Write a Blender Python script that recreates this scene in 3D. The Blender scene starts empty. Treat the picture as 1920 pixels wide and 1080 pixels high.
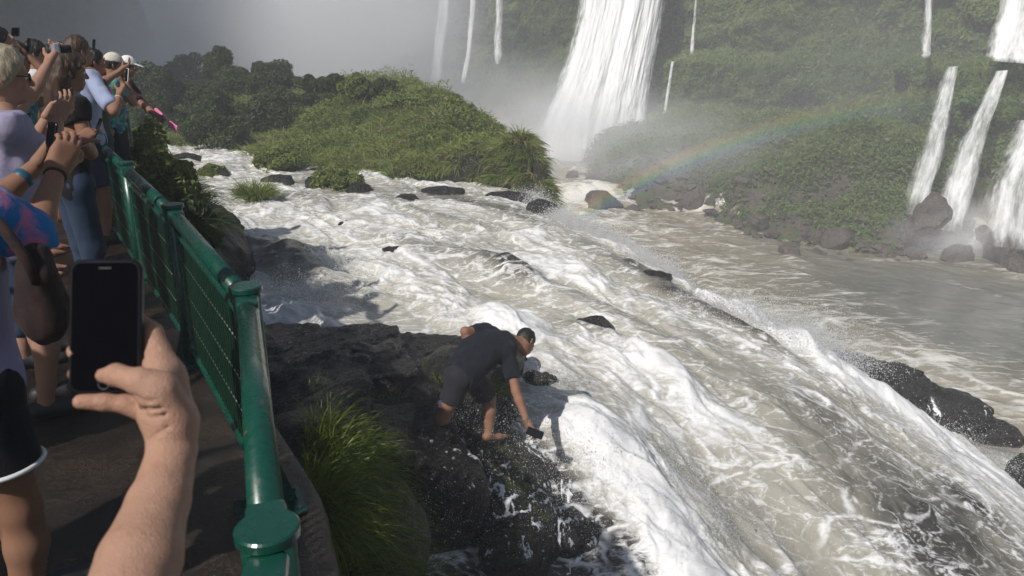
import bpy, math, random
import numpy as np
from mathutils import Vector, Matrix
rng = np.random.default_rng(7)
random.seed(7)
SC = bpy.context.scene
COL = SC.collection
R = math.radians

# ------------------------------------------------------------------ camera, sky, sun, exposure
EYE = 1.79
F = 1420.0
PITCH = 17.8
SP, CP = math.sin(R(PITCH)), math.cos(R(PITCH))
cd = bpy.data.cameras.new('camera')
cam = bpy.data.objects.new('camera', cd)
COL.objects.link(cam)
cam.location = (0, 0, EYE)
cam.rotation_euler = (R(90 - PITCH), 0, 0)
cd.sensor_width = 36
cd.lens = F / 1920 * 36
cd.clip_start = 0.05
cd.clip_end = 600
cd.dof.use_dof = True
cd.dof.focus_distance = 5.5
cd.dof.aperture_fstop = 9.0
SC.camera = cam

SUN_AZ, SUN_EL = R(216), R(44)
w = bpy.data.worlds.new('World')
SC.world = w
w.use_nodes = True
nt = w.node_tree
nt.nodes.clear()
sky = nt.nodes.new('ShaderNodeTexSky')
sky.sky_type = 'NISHITA'
sky.sun_disc = False
sky.sun_elevation = SUN_EL
sky.sun_rotation = SUN_AZ
bg = nt.nodes.new('ShaderNodeBackground')
bg.inputs['Strength'].default_value = 0.07
wo = nt.nodes.new('ShaderNodeOutputWorld')
nt.links.new(sky.outputs[0], bg.inputs[0])
nt.links.new(bg.outputs[0], wo.inputs[0])
sl = bpy.data.lights.new('sun', 'SUN')
sl.energy = 4.7
sl.angle = R(0.7)
sl.color = (1.0, 0.965, 0.92)
so = bpy.data.objects.new('sun', sl)
COL.objects.link(so)
SUNV = Vector((math.sin(SUN_AZ) * math.cos(SUN_EL), math.cos(SUN_AZ) * math.cos(SUN_EL), math.sin(SUN_EL)))
so.rotation_euler = (-SUNV).to_track_quat('-Z', 'Y').to_euler()
so.location = (-20, -30, 40)
SC.view_settings.view_transform = 'Standard'
SC.view_settings.look = 'None'
SC.view_settings.exposure = 0.0
SC.view_settings.gamma = 1.0
SC.view_settings.use_curve_mapping = False
SC.cycles.max_bounces = 8
SC.cycles.volume_bounces = 6
SC.cycles.transparent_max_bounces = 16
SC.cycles.volume_step_rate = 3.0
SC.cycles.volume_max_steps = 128
SC.cycles.use_adaptive_sampling = True
SC.cycles.adaptive_threshold = 0.02
SC.cycles.sample_clamp_indirect = 4.0


def P(px, py, d):
    """a point seen at photo pixel (px,py), d metres along the optical axis"""
    u, v = (px - 960) / F, (py - 540) / F
    return np.array([u * d, (CP - v * SP) * d, EYE - (SP + v * CP) * d])


def PZ(px, py, z):
    v = (py - 540) / F
    return P(px, py, (EYE - z) / (SP + v * CP))


# ------------------------------------------------------------------ noise
def _h2(ix, iy, s):
    h = (ix.astype(np.int64) * 374761393 + iy.astype(np.int64) * 668265263 + s * 974634733) & 0xffffffff
    h = ((h ^ (h >> 13)) * 1274126177) & 0xffffffff
    return ((h ^ (h >> 16)) & 0xffff) / 65535.0


def vn2(x, y, s=0):
    ix, iy = np.floor(x), np.floor(y)
    fx, fy = x - ix, y - iy
    fx = fx * fx * fx * (fx * (fx * 6 - 15) + 10)
    fy = fy * fy * fy * (fy * (fy * 6 - 15) + 10)
    a, b = _h2(ix, iy, s), _h2(ix + 1, iy, s)
    c, d = _h2(ix, iy + 1, s), _h2(ix + 1, iy + 1, s)
    return a + (b - a) * fx + (c - a) * fy + (a - b - c + d) * fx * fy


def fbm2(x, y, o=4, s=0, g=0.5):
    t, a, n = 0, 1.0, 0
    for i in range(o):
        t = t + a * vn2(x, y, s + i * 17)
        n += a
        a *= g
        x, y = x * 1.62 - y * 1.18 + 3.1, x * 1.18 + y * 1.62 + 1.7
    return t / n


def rid2(x, y, o=3, s=0, g=0.5):
    t, a, n = 0, 1.0, 0
    for i in range(o):
        t = t + a * (1 - np.abs(2 * vn2(x, y, s + i * 31) - 1))
        n += a
        a *= g
        x, y = x * 1.62 - y * 1.18 + 5.1, x * 1.18 + y * 1.62 + 2.7
    return t / n


def vn3(x, y, z, s=0):
    iz = np.floor(z)
    fz = z - iz
    fz = fz * fz * (3 - 2 * fz)
    ix, iy = np.floor(x), np.floor(y)
    fx, fy = x - ix, y - iy
    fx = fx * fx * (3 - 2 * fx)
    fy = fy * fy * (3 - 2 * fy)
    def lay(k):
        q = iz.astype(np.int64) + k
        def h(a, b):
            return _h2(a + q * 57.0, b - q * 131.0, s)
        a, b, c, d = h(ix, iy), h(ix + 1, iy), h(ix, iy + 1), h(ix + 1, iy + 1)
        return a + (b - a) * fx + (c - a) * fy + (a - b - c + d) * fx * fy
    l0, l1 = lay(0), lay(1)
    return l0 + (l1 - l0) * fz


def fbm3(x, y, z, o=3, s=0, g=0.5):
    t, a, n = 0, 1.0, 0
    for i in range(o):
        t = t + a * vn3(x, y, z, s + i * 13)
        n += a
        a *= g
        x, y, z = x * 1.9 + 1.3, y * 1.9 + 4.1, z * 1.9 + 2.7
    return t / n


def sst(a, b, x):
    t = np.clip((x - a) / (b - a), 0, 1)
    return t * t * (3 - 2 * t)


# ------------------------------------------------------------------ mesh and object helpers
def link(o, parent=None):
    COL.objects.link(o)
    if parent is not None:
        o.parent = parent
    return o


def wloc(o):
    v = np.zeros(3)
    while o is not None:
        v += np.array(o.location)
        o = o.parent
    return v


def mesh(name, V, faces, mat, parent=None, smooth=True, attrs=None, loc=None, rot=None):
    """faces: one (m,k) array or a list of them; V in world coordinates unless loc is given"""
    V = np.asarray(V, dtype=np.float64).reshape(-1, 3)
    base = wloc(parent) if parent is not None else np.zeros(3)
    o_loc = (0, 0, 0)
    if loc is None:
        if parent is None:
            c = np.array([*(V[:, :2].min(0) + V[:, :2].max(0)) / 2, V[:, 2].min()])
            V = V - c
            o_loc = c
        else:
            V = V - base
    else:
        o_loc = np.array(loc) - base
    if not isinstance(faces, list):
        faces = [faces]
    faces = [np.asarray(f, dtype=np.int64) for f in faces if len(f)]
    me = bpy.data.meshes.new(name)
    me.vertices.add(len(V))
    me.vertices.foreach_set('co', V.astype(np.float32).ravel())
    nl = sum(f.size for f in faces)
    npoly = sum(len(f) for f in faces)
    me.loops.add(nl)
    me.loops.foreach_set('vertex_index', np.concatenate([f.ravel() for f in faces]).astype(np.int32))
    starts, k0 = [], 0
    for f in faces:
        starts.append(k0 + np.arange(len(f)) * f.shape[1])
        k0 += f.size
    me.polygons.add(npoly)
    me.polygons.foreach_set('loop_start', np.concatenate(starts).astype(np.int32))
    me.polygons.foreach_set('use_smooth', np.full(npoly, bool(smooth)))
    me.update(calc_edges=True)
    for an, av in (attrs or {}).items():
        at = me.attributes.new(an, 'FLOAT', 'POINT')
        at.data.foreach_set('value', np.asarray(av, dtype=np.float32).ravel())
    me.materials.append(mat)
    o = bpy.data.objects.new(name, me)
    o.location = o_loc
    if rot is not None:
        o.rotation_euler = rot
    return link(o, parent)


def tag(o, label=None, cat=None, group=None, kind=None):
    if label: o['label'] = label
    if cat: o['category'] = cat
    if group: o['group'] = group
    if kind: o['kind'] = kind
    return o


def thing(name, loc, label, cat, group=None):
    o = bpy.data.objects.new(name, None)
    o.empty_display_size = 0.1
    o.location = tuple(loc)
    link(o)
    return tag(o, label, cat, group)


def grid_faces(nu, nv, keep=None):
    i = np.arange((nu) * (nv)).reshape(nu, nv)
    q = np.stack([i[:-1, :-1], i[1:, :-1], i[1:, 1:], i[:-1, 1:]], -1).reshape(-1, 4)
    return q if keep is None else q[keep[q].all(1)]


def compact(V, Fq, attrs):
    used = np.zeros(len(V), bool)
    used[Fq.ravel()] = True
    idx = np.cumsum(used) - 1
    return V[used], idx[Fq], {k: np.asarray(a)[used] for k, a in attrs.items()}


def tube(pts, r, n=10, caps=True):
    """swept tube; r scalar or per point; returns V, [quads, caps...]"""
    pts = np.asarray(pts, float)
    m = len(pts)
    r = np.broadcast_to(np.asarray(r, float), (m,))
    t = np.gradient(pts, axis=0)
    t /= np.linalg.norm(t, axis=1)[:, None] + 1e-12
    up = np.array([0, 0, 1.0]) if abs(t[0][2]) < 0.9 else np.array([1.0, 0, 0])
    V = []
    a = np.cross(t[0], up)
    for i in range(m):
        a = a - t[i] * np.dot(a, t[i])
        a /= np.linalg.norm(a)
        b = np.cross(t[i], a)
        th = np.arange(n) * 2 * math.pi / n
        V.append(pts[i] + r[i] * (np.cos(th)[:, None] * a + np.sin(th)[:, None] * b))
    V = np.concatenate(V)
    q = []
    for i in range(m - 1):
        for j in range(n):
            k = (j + 1) % n
            q.append((i * n + j, i * n + k, (i + 1) * n + k, (i + 1) * n + j))
    fs = [np.array(q)]
    if caps:
        fs.append(np.array([list(range(n))[::-1], list(range((m - 1) * n, m * n))]))
    return V, fs


def merge(parts):
    Vs, byk, off = [], {}, 0
    for V, fs in parts:
        for f in (fs if isinstance(fs, list) else [fs]):
            f = np.asarray(f)
            if len(f):
                byk.setdefault(f.shape[1], []).append(f + off)
        Vs.append(V)
        off += len(V)
    return np.concatenate(Vs), [np.concatenate(v) for v in byk.values()]


def box(c, s, rot=None, bev=0.0):
    """bevelled box (chamfered edges) centred at c"""
    s = np.array(s, float) / 2
    bm = __import__('bmesh').new()
    import bmesh
    bmesh.ops.create_cube(bm, size=2)
    for v in bm.verts:
        v.co = Vector((v.co.x * s[0], v.co.y * s[1], v.co.z * s[2]))
    if bev > 0:
        bmesh.ops.bevel(bm, geom=list(bm.edges), offset=bev, segments=2, affect='EDGES', profile=0.5)
    bm.verts.ensure_lookup_table()
    V = np.array([v.co[:] for v in bm.verts])
    f4 = [[v.index for v in f.verts] for f in bm.faces]
    bm.free()
    if rot is not None:
        V = V @ np.array(rot).T
    by = {}
    for f in f4:
        by.setdefault(len(f), []).append(f)
    return V + np.array(c), [np.array(x) for x in by.values()]


# ------------------------------------------------------------------ material helper
class Mat:
    def __init__(s, name):
        s.m = bpy.data.materials.new(name)
        s.m.use_nodes = True
        s.t = s.m.node_tree
        s.t.nodes.clear()
        s.out = s.t.nodes.new('ShaderNodeOutputMaterial')

    def n(s, typ, inp=None, **kw):
        nd = s.t.nodes.new(typ if typ.startswith('Shader') else 'ShaderNode' + typ)
        for k, v in kw.items():
            setattr(nd, k, v)
        for k, v in (inp or {}).items():
            sk = nd.inputs[k]
            if hasattr(v, 'is_output') and v.is_output:
                s.t.links.new(v, sk)
            else:
                if sk.type == 'RGBA' and len(v) == 3:
                    v = (*v, 1)
                sk.default_value = v
        return nd

    def math(s, op, a, b=0.0, c=0.0, clamp=False):
        return s.n('Math', {0: a, 1: b, 2: c}, operation=op, use_clamp=clamp).outputs[0]

    def mix(s, f, a, b):
        nd = s.t.nodes.new('ShaderNodeMix')
        nd.data_type = 'RGBA'
        for k, v in ((0, f), (6, a), (7, b)):
            if hasattr(v, 'is_output') and v.is_output:
                s.t.links.new(v, nd.inputs[k])
            else:
                nd.inputs[k].default_value = v if not isinstance(v, tuple) else (*v, 1)[:4]
        return nd.outputs[2]

    def noise(s, scale, detail=4, rough=0.55, vec=None, dist=0.0):
        i = {'Scale': scale, 'Detail': detail, 'Roughness': rough, 'Distortion': dist}
        if vec is not None:
            i['Vector'] = vec
        return s.n('TexNoise', i).outputs['Fac']

    def coord(s, which='Object', scale=None, rot=None):
        c = s.n('TexCoord').outputs[which]
        if scale is None and rot is None:
            return c
        return s.n('Mapping', {'Vector': c, 'Scale': scale or (1, 1, 1), 'Rotation': rot or (0, 0, 0)}).outputs[0]

    def attr(s, name):
        return s.n('Attribute', attribute_name=name).outputs['Fac']

    def remap(s, x, a, b, c=0.0, d=1.0, smooth=True):
        return s.n('MapRange', {'Value': x, 'From Min': a, 'From Max': b, 'To Min': c, 'To Max': d},
                   interpolation_type='SMOOTHSTEP' if smooth else 'LINEAR').outputs[0]

    def bump(s, h, strength=0.5, dist=0.02):
        return s.n('Bump', {'Height': h, 'Strength': strength, 'Distance': dist}).outputs[0]

    def pbr(s, **inp):
        inp = {k.replace('_', ' '): v for k, v in inp.items()}
        nd = s.n('BsdfPrincipled', inp)
        s.t.links.new(nd.outputs[0], s.out.inputs['Surface'])
        return nd

    def surf(s, sock):
        s.t.links.new(sock, s.out.inputs['Surface'])
        return s.m


def simple(name, col, rough=0.6, var=0.25, scale=20, bump=0.15, bdist=0.004, metal=0.0, spec=0.5, coat=0.0, detail=5):
    m = Mat(name)
    nz = m.noise(scale, detail, 0.6, m.coord())
    c = m.mix(nz, tuple(x * (1 - var) for x in col), tuple(min(1, x * (1 + var)) for x in col))
    m.pbr(Base_Color=c, Roughness=m.remap(nz, 0, 1, max(0.03, rough - 0.12), min(1, rough + 0.12)), Metallic=metal,
          Normal=m.bump(nz, bump, bdist), Specular_IOR_Level=spec, Coat_Weight=coat, Coat_Roughness=0.15)
    return m.m


# ------------------------------------------------------------------ signed distance modelling (continuous organic surfaces)
class Sdf:
    def __init__(s, lo, hi, h):
        s.h = h
        lo, hi = np.minimum(lo, hi), np.maximum(lo, hi)
        s.lo = np.array(lo, float) - 4 * h
        n = np.ceil((np.array(hi, float) + 4 * h - s.lo) / h).astype(int) + 1
        s.n = n
        s.F = np.full(tuple(n), 0.6, np.float32)
        s.ax = [s.lo[i] + h * np.arange(n[i]) for i in range(3)]

    def _blk(s, lo, hi, pad):
        a = np.maximum(np.floor((np.array(lo) - pad - s.lo) / s.h).astype(int), 0)
        b = np.minimum(np.ceil((np.array(hi) + pad - s.lo) / s.h).astype(int) + 1, s.n)
        if (b <= a).any():
            return None, None
        sl = tuple(slice(a[i], b[i]) for i in range(3))
        g = np.meshgrid(*[s.ax[i][sl[i]] for i in range(3)], indexing='ij')
        return sl, np.stack(g, -1)

    def _put(s, sl, d, k, op):
        f = s.F[sl]
        if op == 'u':
            if k <= 0:
                s.F[sl] = np.minimum(f, d)
            else:
                h = np.clip(0.5 + 0.5 * (f - d) / k, 0, 1)
                s.F[sl] = f * (1 - h) + d * h - k * h * (1 - h)
        else:
            if k <= 0:
                s.F[sl] = np.maximum(f, -d)
            else:
                h = np.clip(0.5 - 0.5 * (f + d) / k, 0, 1)
                s.F[sl] = f * (1 - h) - d * h + k * h * (1 - h)

    def cap(s, a, b, r1, r2=None, k=0.0, flat=None, op='u'):
        r2 = r1 if r2 is None else r2
        a, b = np.array(a, float), np.array(b, float)
        rm = max(r1, r2) * (max(1.0, flat[1]) if flat else 1)
        sl, p = s._blk(np.minimum(a, b) - rm, np.maximum(a, b) + rm, k + 4 * s.h)
        if sl is None: return
        ab = b - a
        q = p - a
        t = np.clip((q @ ab) / (ab @ ab + 1e-12), 0, 1)
        d = q - t[..., None] * ab
        if flat is not None:
            ax = np.array(flat[0], float)
            ax /= np.linalg.norm(ax)
            cmp_ = d @ ax
            d = d + (cmp_ * (1 / flat[1] - 1))[..., None] * ax
        s._put(sl, np.sqrt((d * d).sum(-1)) - (r1 + (r2 - r1) * t), k, op)

    def ell(s, c, rad, rot=None, k=0.0, op='u'):
        c, rad = np.array(c, float), np.array(rad, float)
        rm = rad.max()
        sl, p = s._blk(c - rm, c + rm, k + 4 * s.h)
        if sl is None: return
        q = p - c
        if rot is not None:
            q = q @ np.array(rot)
        k0 = np.sqrt(((q / rad) ** 2).sum(-1))
        k1 = np.sqrt(((q / rad ** 2) ** 2).sum(-1)) + 1e-9
        s._put(sl, k0 * (k0 - 1) / k1, k, op)

    def rbox(s, c, half, r, rot=None, k=0.0, op='u'):
        c, half = np.array(c, float), np.array(half, float)
        rm = np.linalg.norm(half) + r
        sl, p = s._blk(c - rm, c + rm, k + 4 * s.h)
        if sl is None: return
        q = p - c
        if rot is not None:
            q = q @ np.array(rot)
        q = np.abs(q) - half
        d = np.sqrt((np.maximum(q, 0) ** 2).sum(-1)) + np.minimum(q.max(-1), 0) - r
        s._put(sl, d, k, op)

    def plane_cut(s, p0, nrm):
        """keep the side opposite to nrm"""
        nrm = np.array(nrm, float)
        nrm /= np.linalg.norm(nrm)
        g = (s.ax[0] - p0[0])[:, None, None] * nrm[0] + (s.ax[1] - p0[1])[None, :, None] * nrm[1] + (s.ax[2] - p0[2])[None, None, :] * nrm[2]
        s.F = np.maximum(s.F, g.astype(np.float32))

    def grid(s):
        return np.meshgrid(*s.ax, indexing='ij')

    def noise(s, amp, freq, o=3, seed=0, stretch=(1, 1, 1)):
        near = np.abs(s.F) < amp * 2.2 + 3 * s.h
        i = np.argwhere(near)
        p = s.lo + i * s.h
        v = fbm3(p[:, 0] * freq * stretch[0] + 31, p[:, 1] * freq * stretch[1] + 17, p[:, 2] * freq * stretch[2] + 9, o, seed)
        s.F[near] -= (amp * (v - 0.5) * 2).astype(np.float32)

    def mesh(s):
        F_, h = s.F, s.h
        ins = F_ < 0
        n = np.array(F_.shape) - 1
        cnt = np.zeros(tuple(n), np.int8)
        offs = [(i, j, k) for i in (0, 1) for j in (0, 1) for k in (0, 1)]
        for o in offs:
            cnt += ins[o[0]:o[0] + n[0], o[1]:o[1] + n[1], o[2]:o[2] + n[2]]
        act = (cnt > 0) & (cnt < 8)
        cells = np.argwhere(act)
        val = np.stack([F_[cells[:, 0] + o[0], cells[:, 1] + o[1], cells[:, 2] + o[2]] for o in offs], 1)
        acc = np.zeros((len(cells), 3))
        num = np.zeros(len(cells))
        for a in range(8):
            for ax in range(3):
                if offs[a][ax] == 0:
                    b = a + (4, 2, 1)[ax]
                    va, vb = val[:, a], val[:, b]
                    m = (va < 0) != (vb < 0)
                    t = np.where(m, va / np.where(m, va - vb, 1), 0)
                    pt = np.tile(np.array(offs[a], float), (len(cells), 1))
                    pt[:, ax] += t
                    acc[m] += pt[m]
                    num[m] += 1
        V = s.lo + h * (cells + acc / num[:, None])
        idx = np.full(tuple(n), -1, np.int64)
        idx[act] = np.arange(len(cells))
        quads = []
        for ax in range(3):
            u, v = (ax + 1) % 3, (ax + 2) % 3
            sa = [slice(None)] * 3
            sb = [slice(None)] * 3
            sa[ax], sb[ax] = slice(0, -1), slice(1, None)
            A, B = ins[tuple(sa)], ins[tuple(sb)]
            e = np.argwhere(A != B)
            e = e[(e[:, u] > 0) & (e[:, v] > 0) & (e[:, u] < n[u]) & (e[:, v] < n[v])]
            flip = A[e[:, 0], e[:, 1], e[:, 2]]
            def at(du, dv):
                c = e.copy()
                c[:, u] -= du
                c[:, v] -= dv
                return idx[c[:, 0], c[:, 1], c[:, 2]]
            q = np.stack([at(1, 1), at(0, 1), at(0, 0), at(1, 0)], 1)
            q[~flip] = q[~flip][:, ::-1]
            quads.append(q)
        q = np.concatenate(quads)
        return V, q[(q >= 0).all(1)]


def rotm(ax, ang):
    return np.array(Matrix.Rotation(ang, 3, Vector(ax)))


def frame(z, x):
    """3x3 with columns x,y,z; z exact, x near"""
    z = np.array(z, float) / np.linalg.norm(z)
    x = np.array(x, float) - z * np.dot(z, x)
    x /= np.linalg.norm(x)
    return np.stack([x, np.cross(z, x), z], 1)


def norm(v):
    v = np.array(v, float)
    return v / (np.linalg.norm(v) + 1e-12)
# ------------------------------------------------------------------ materials of the setting
FLOW_ANG = math.atan2(-0.69, 0.72)


def water_mat(name, tan, dark, foamcol=(0.84, 0.84, 0.82), fscale=16.0, wave=0.13, along=.5):
    m = Mat(name)
    g = m.n('NewGeometry').outputs['Position']
    v = m.n('Mapping', {'Vector': g, 'Rotation': (0, 0, -FLOW_ANG), 'Scale': (along, 1.0, 1.0)}, vector_type='POINT').outputs[0]
    def warp(vec, sc, amp):
        w_ = m.n('TexNoise', {'Vector': vec, 'Scale': sc, 'Detail': 2.0}).outputs['Color']
        return m.n('VectorMath', {0: vec, 1: m.n('VectorMath', {0: w_, 'Scale': amp}, operation='SCALE').outputs[0]}, operation='ADD').outputs[0]
    vw = warp(v, fscale * .25, 6.0 / fscale)
    vx = warp(warp(v, fscale * .10, 9.0 / fscale), fscale * .5, 2.6 / fscale)
    n1 = m.noise(fscale, 5, 0.62, vw)
    n2 = m.noise(fscale * 4.2, 4, 0.65, vw)
    ed = lambda k, wd, vec: m.remap(m.n('TexVoronoi', {'Vector': vec, 'Scale': fscale * k}, feature='DISTANCE_TO_EDGE').outputs['Distance'], wd, 0)
    nb = m.noise(fscale * .3, 3, .6, v)
    w0 = m.math('MULTIPLY', ed(.085, .055, vx), m.remap(nb, .38, .55))
    w1 = m.math('MULTIPLY', ed(.22, .075, vx), m.remap(n1, .36, .58))
    w2 = m.math('MULTIPLY', ed(.62, .11, vx), m.remap(n1, .45, .62))
    web = m.math('MAXIMUM', m.math('MAXIMUM', w0, m.math('MULTIPLY', w1, .85)), m.math('MULTIPLY', w2, .6))
    fa = m.attr('foam')
    fs = m.math('ADD', fa, m.math('MULTIPLY', m.math('SUBTRACT', n1, 0.5), 1.25))
    fs = m.math('ADD', fs, m.math('MULTIPLY', m.math('SUBTRACT', n2, 0.5), 0.75))
    fs = m.math('ADD', fs, m.math('MULTIPLY', web, .22))
    soft = m.remap(fs, 0.26, 0.98)
    crisp = m.math('MULTIPLY', web, m.remap(fa, -.35, .12, .12, .92))
    foam = m.math('MAXIMUM', soft, crisp)
    milk = m.remap(m.math('ADD', fa, m.math('MULTIPLY', m.math('SUBTRACT', n1, 0.5), .5)), -0.1, 0.75)
    wcol = m.mix(m.attr('dark'), m.mix(milk, tan, tuple(.70 * a + .30 * b for a, b in zip(tan, foamcol))), dark)
    col = m.mix(foam, wcol, foamcol)
    n3 = m.noise(fscale * 14, 3, 0.6, vw)
    hgt = m.math('ADD', m.math('ADD', m.math('MULTIPLY', n1, 0.6), m.math('MULTIPLY', n2, 0.5)), m.math('MULTIPLY', m.math('MULTIPLY', n3, foam), .5))
    hgt = m.math('ADD', hgt, m.math('MULTIPLY', crisp, .35))
    m.pbr(Base_Color=col, Roughness=m.remap(foam, 0.0, 0.7, 0.16, 0.62), Specular_IOR_Level=m.remap(foam, 0, 1, 0.5, 0.2), IOR=1.33,
          Normal=m.bump(hgt, m.remap(foam, 0, 1, wave, wave * 1.8), 0.05))
    return m.m


M_RIVER = water_mat('rapids_water', (0.40, 0.375, 0.31), (0.045, 0.042, 0.037), (0.80, 0.795, 0.785))
M_POOL = water_mat('lower_river_water', (0.25, 0.215, 0.155), (0.125, 0.125, 0.104), (0.72, 0.70, 0.64), fscale=4.5, wave=0.25, along=.32)


def rock_mat(name, c1, c2, wet=0.35, scale=3.0, moss=None, mth=(.45, .6), bd=0.03):
    m = Mat(name)
    g = m.n('NewGeometry').outputs['Position']
    n1 = m.noise(scale, 8, 0.62, g)
    n2 = m.noise(scale * 7, 6, 0.65, g)
    vo = m.n('TexVoronoi', {'Vector': g, 'Scale': scale * 9}, feature='DISTANCE_TO_EDGE').outputs['Distance']
    f = m.math('ADD', m.math('MULTIPLY', n1, 0.6), m.math('MULTIPLY', n2, 0.4))
    c = m.mix(m.remap(f, 0.35, 0.65), c1, c2)
    if moss:
        nz = m.n('SeparateXYZ', {0: m.n('NewGeometry').outputs['Normal']}).outputs[2]
        mk = m.math('MULTIPLY', m.remap(nz, 0.35, 0.9), m.remap(m.noise(scale * 1.3, 5, 0.7, g), *mth))
        c = m.mix(mk, c, moss)
    h = m.math('ADD', m.math('MULTIPLY', n2, 0.8), m.math('MULTIPLY', m.remap(vo, 0, 0.12), 0.25))
    h = m.math('ADD', h, n1)
    m.pbr(Base_Color=c, Roughness=m.remap(n2, 0.3, 0.7, wet, min(1, wet + 0.35)), Normal=m.bump(h, 0.8, bd), Specular_IOR_Level=0.45)
    return m.m


M_WETROCK = rock_mat('wet_basalt', (0.007, 0.006, 0.006), (0.026, 0.022, 0.020), 0.16, bd=.05)
M_BROWNROCK = rock_mat('brown_basalt', (0.008, 0.0065, 0.0055), (0.028, 0.021, 0.017), 0.22, bd=.05)
M_MOSSROCK = rock_mat('mossy_basalt', (0.008, 0.007, 0.006), (0.028, 0.022, 0.017), 0.24, moss=(0.045, 0.058, 0.014), bd=.05)
M_BANK = rock_mat('bank_rubble', (0.055, 0.045, 0.038), (0.15, 0.115, 0.092), 0.7, scale=0.9, moss=(0.080, 0.110, 0.03), mth=(.36, .50), bd=0.25)
M_CLIFFBOULDER = rock_mat('canyon_boulder', (0.048, 0.038, 0.032), (0.13, 0.102, 0.084), 0.6, scale=0.6, bd=0.15)


def leaf_mat(name, c1, c2, c3=None, trans=0.35, rough=0.55):
    """c1..c2 by a per-leaf random attribute; c3 = dry leaves"""
    m = Mat(name)
    a = m.attr('tint')
    c = m.mix(a, c1, c2)
    if c3:
        c = m.mix(m.remap(a, 0.86, 0.97), c, c3)
    p = m.pbr(Base_Color=c, Roughness=rough, Specular_IOR_Level=0.35)
    tr = m.n('BsdfTranslucent', {'Color': c}).outputs[0]
    mx = m.n('MixShader', {0: trans, 1: p.outputs[0], 2: tr}).outputs[0]
    return m.surf(mx)


M_ISLGRASS = leaf_mat('island_grass', (0.095, 0.140, 0.028), (0.280, 0.320, 0.085), (0.36, 0.28, 0.14))
M_DARKLEAF = leaf_mat('dark_bush_leaf', (0.030, 0.050, 0.016), (0.085, 0.115, 0.038))
M_CLUMP = leaf_mat('long_grass', (0.030, 0.066, 0.008), (0.190, 0.240, 0.026), (0.38, 0.34, 0.08), 0.4, 0.4)
M_CLIFFLEAF = leaf_mat('cliff_leaf', (0.045, 0.095, 0.012), (0.170, 0.225, 0.045), (0.26, 0.20, 0.12))


def cliff_mat():
    m = Mat('cliff_rock')
    g = m.n('NewGeometry').outputs['Position']
    n1 = m.noise(0.35, 8, 0.65, g)
    n2 = m.noise(2.2, 6, 0.7, g)
    st = m.noise(1.0, 5, 0.6, m.n('Mapping', {'Vector': g, 'Scale': (1.2, 1.2, 0.12)}).outputs[0])
    rock = m.mix(m.remap(st, 0.35, 0.65), (0.060, 0.045, 0.036), (0.17, 0.125, 0.10))
    green = m.mix(m.remap(n2, 0.35, 0.65), (0.040, 0.065, 0.016), (0.11, 0.145, 0.040))
    c = m.mix(m.remap(m.math('ADD', m.attr('green'), m.math('MULTIPLY', m.math('SUBTRACT', n2, 0.5), 0.7)), 0.35, 0.6), rock, green)
    m.pbr(Base_Color=c, Roughness=0.85, Normal=m.bump(m.math('ADD', n1, n2), 0.9, 0.35), Specular_IOR_Level=0.2)
    return m.m


M_CLIFF = cliff_mat()


def fall_mat(name, dens=0.5, col=(0.93, 0.93, 0.92)):
    """falling water: white strands, see-through where it thins"""
    m = Mat(name)
    u = m.n('CombineXYZ', {0: m.attr('u'), 1: m.attr('t'), 2: 0.0}).outputs[0]
    s1 = m.noise(1.0, 5, 0.65, m.n('Mapping', {'Vector': u, 'Scale': (0.9, 0.10, 1)}).outputs[0])
    s2 = m.noise(1.0, 4, 0.7, m.n('Mapping', {'Vector': u, 'Scale': (5.5, 0.9, 1)}).outputs[0])
    f = m.math('ADD', m.math('MULTIPLY', s1, 0.65), m.math('MULTIPLY', s2, 0.35))
    a = m.math('ADD', m.attr('body'), m.math('MULTIPLY', m.math('SUBTRACT', f, 0.5), 2.2))
    al = m.remap(a, dens - 0.40, dens + 0.38)
    p = m.pbr(Base_Color=m.mix(m.remap(f, 0.3, 0.62), tuple(c * 0.80 for c in col), col), Roughness=0.7, Specular_IOR_Level=0.2,
              Normal=m.bump(f, 0.25, 0.15))
    tl = m.n('BsdfTranslucent', {'Color': (*col, 1)}).outputs[0]
    mx = m.n('MixShader', {0: 0.12, 1: p.outputs[0], 2: tl}).outputs[0]
    mx = m.n('MixShader', {0: al, 1: m.n('BsdfTransparent').outputs[0], 2: mx}).outputs[0]
    return m.surf(mx)


M_FALL = fall_mat('falling_water', 0.40)
M_THINFALL = fall_mat('thin_falling_water', 0.50)


def film_mat():
    m = Mat('running_foam')
    g = m.n('NewGeometry').outputs['Position']
    n1 = m.noise(40, 5, .65, g)
    n2 = m.noise(130, 4, .65, g)
    a = m.math('ADD', m.attr('foam'), m.math('ADD', m.math('MULTIPLY', m.math('SUBTRACT', n1, .5), 1.0), m.math('MULTIPLY', m.math('SUBTRACT', n2, .5), .7)))
    p = m.n('BsdfPrincipled', {'Base Color': (.78, .79, .80, 1), 'Roughness': .5, 'Normal': m.bump(n1, .4, .02)})
    return m.surf(m.n('MixShader', {0: m.remap(a, .42, .80), 1: m.n('BsdfTransparent').outputs[0], 2: p.outputs[0]}).outputs[0])


M_FILM = film_mat()
M_DROPS = (lambda m: m.surf(m.n('MixShader', {0: .5, 1: m.n('BsdfDiffuse', {'Color': (.88, .88, .87, 1)}).outputs[0], 2: m.n('BsdfTranslucent', {'Color': (.92, .92, .92, 1)}).outputs[0]}).outputs[0]))(Mat('spray_drops'))


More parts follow.
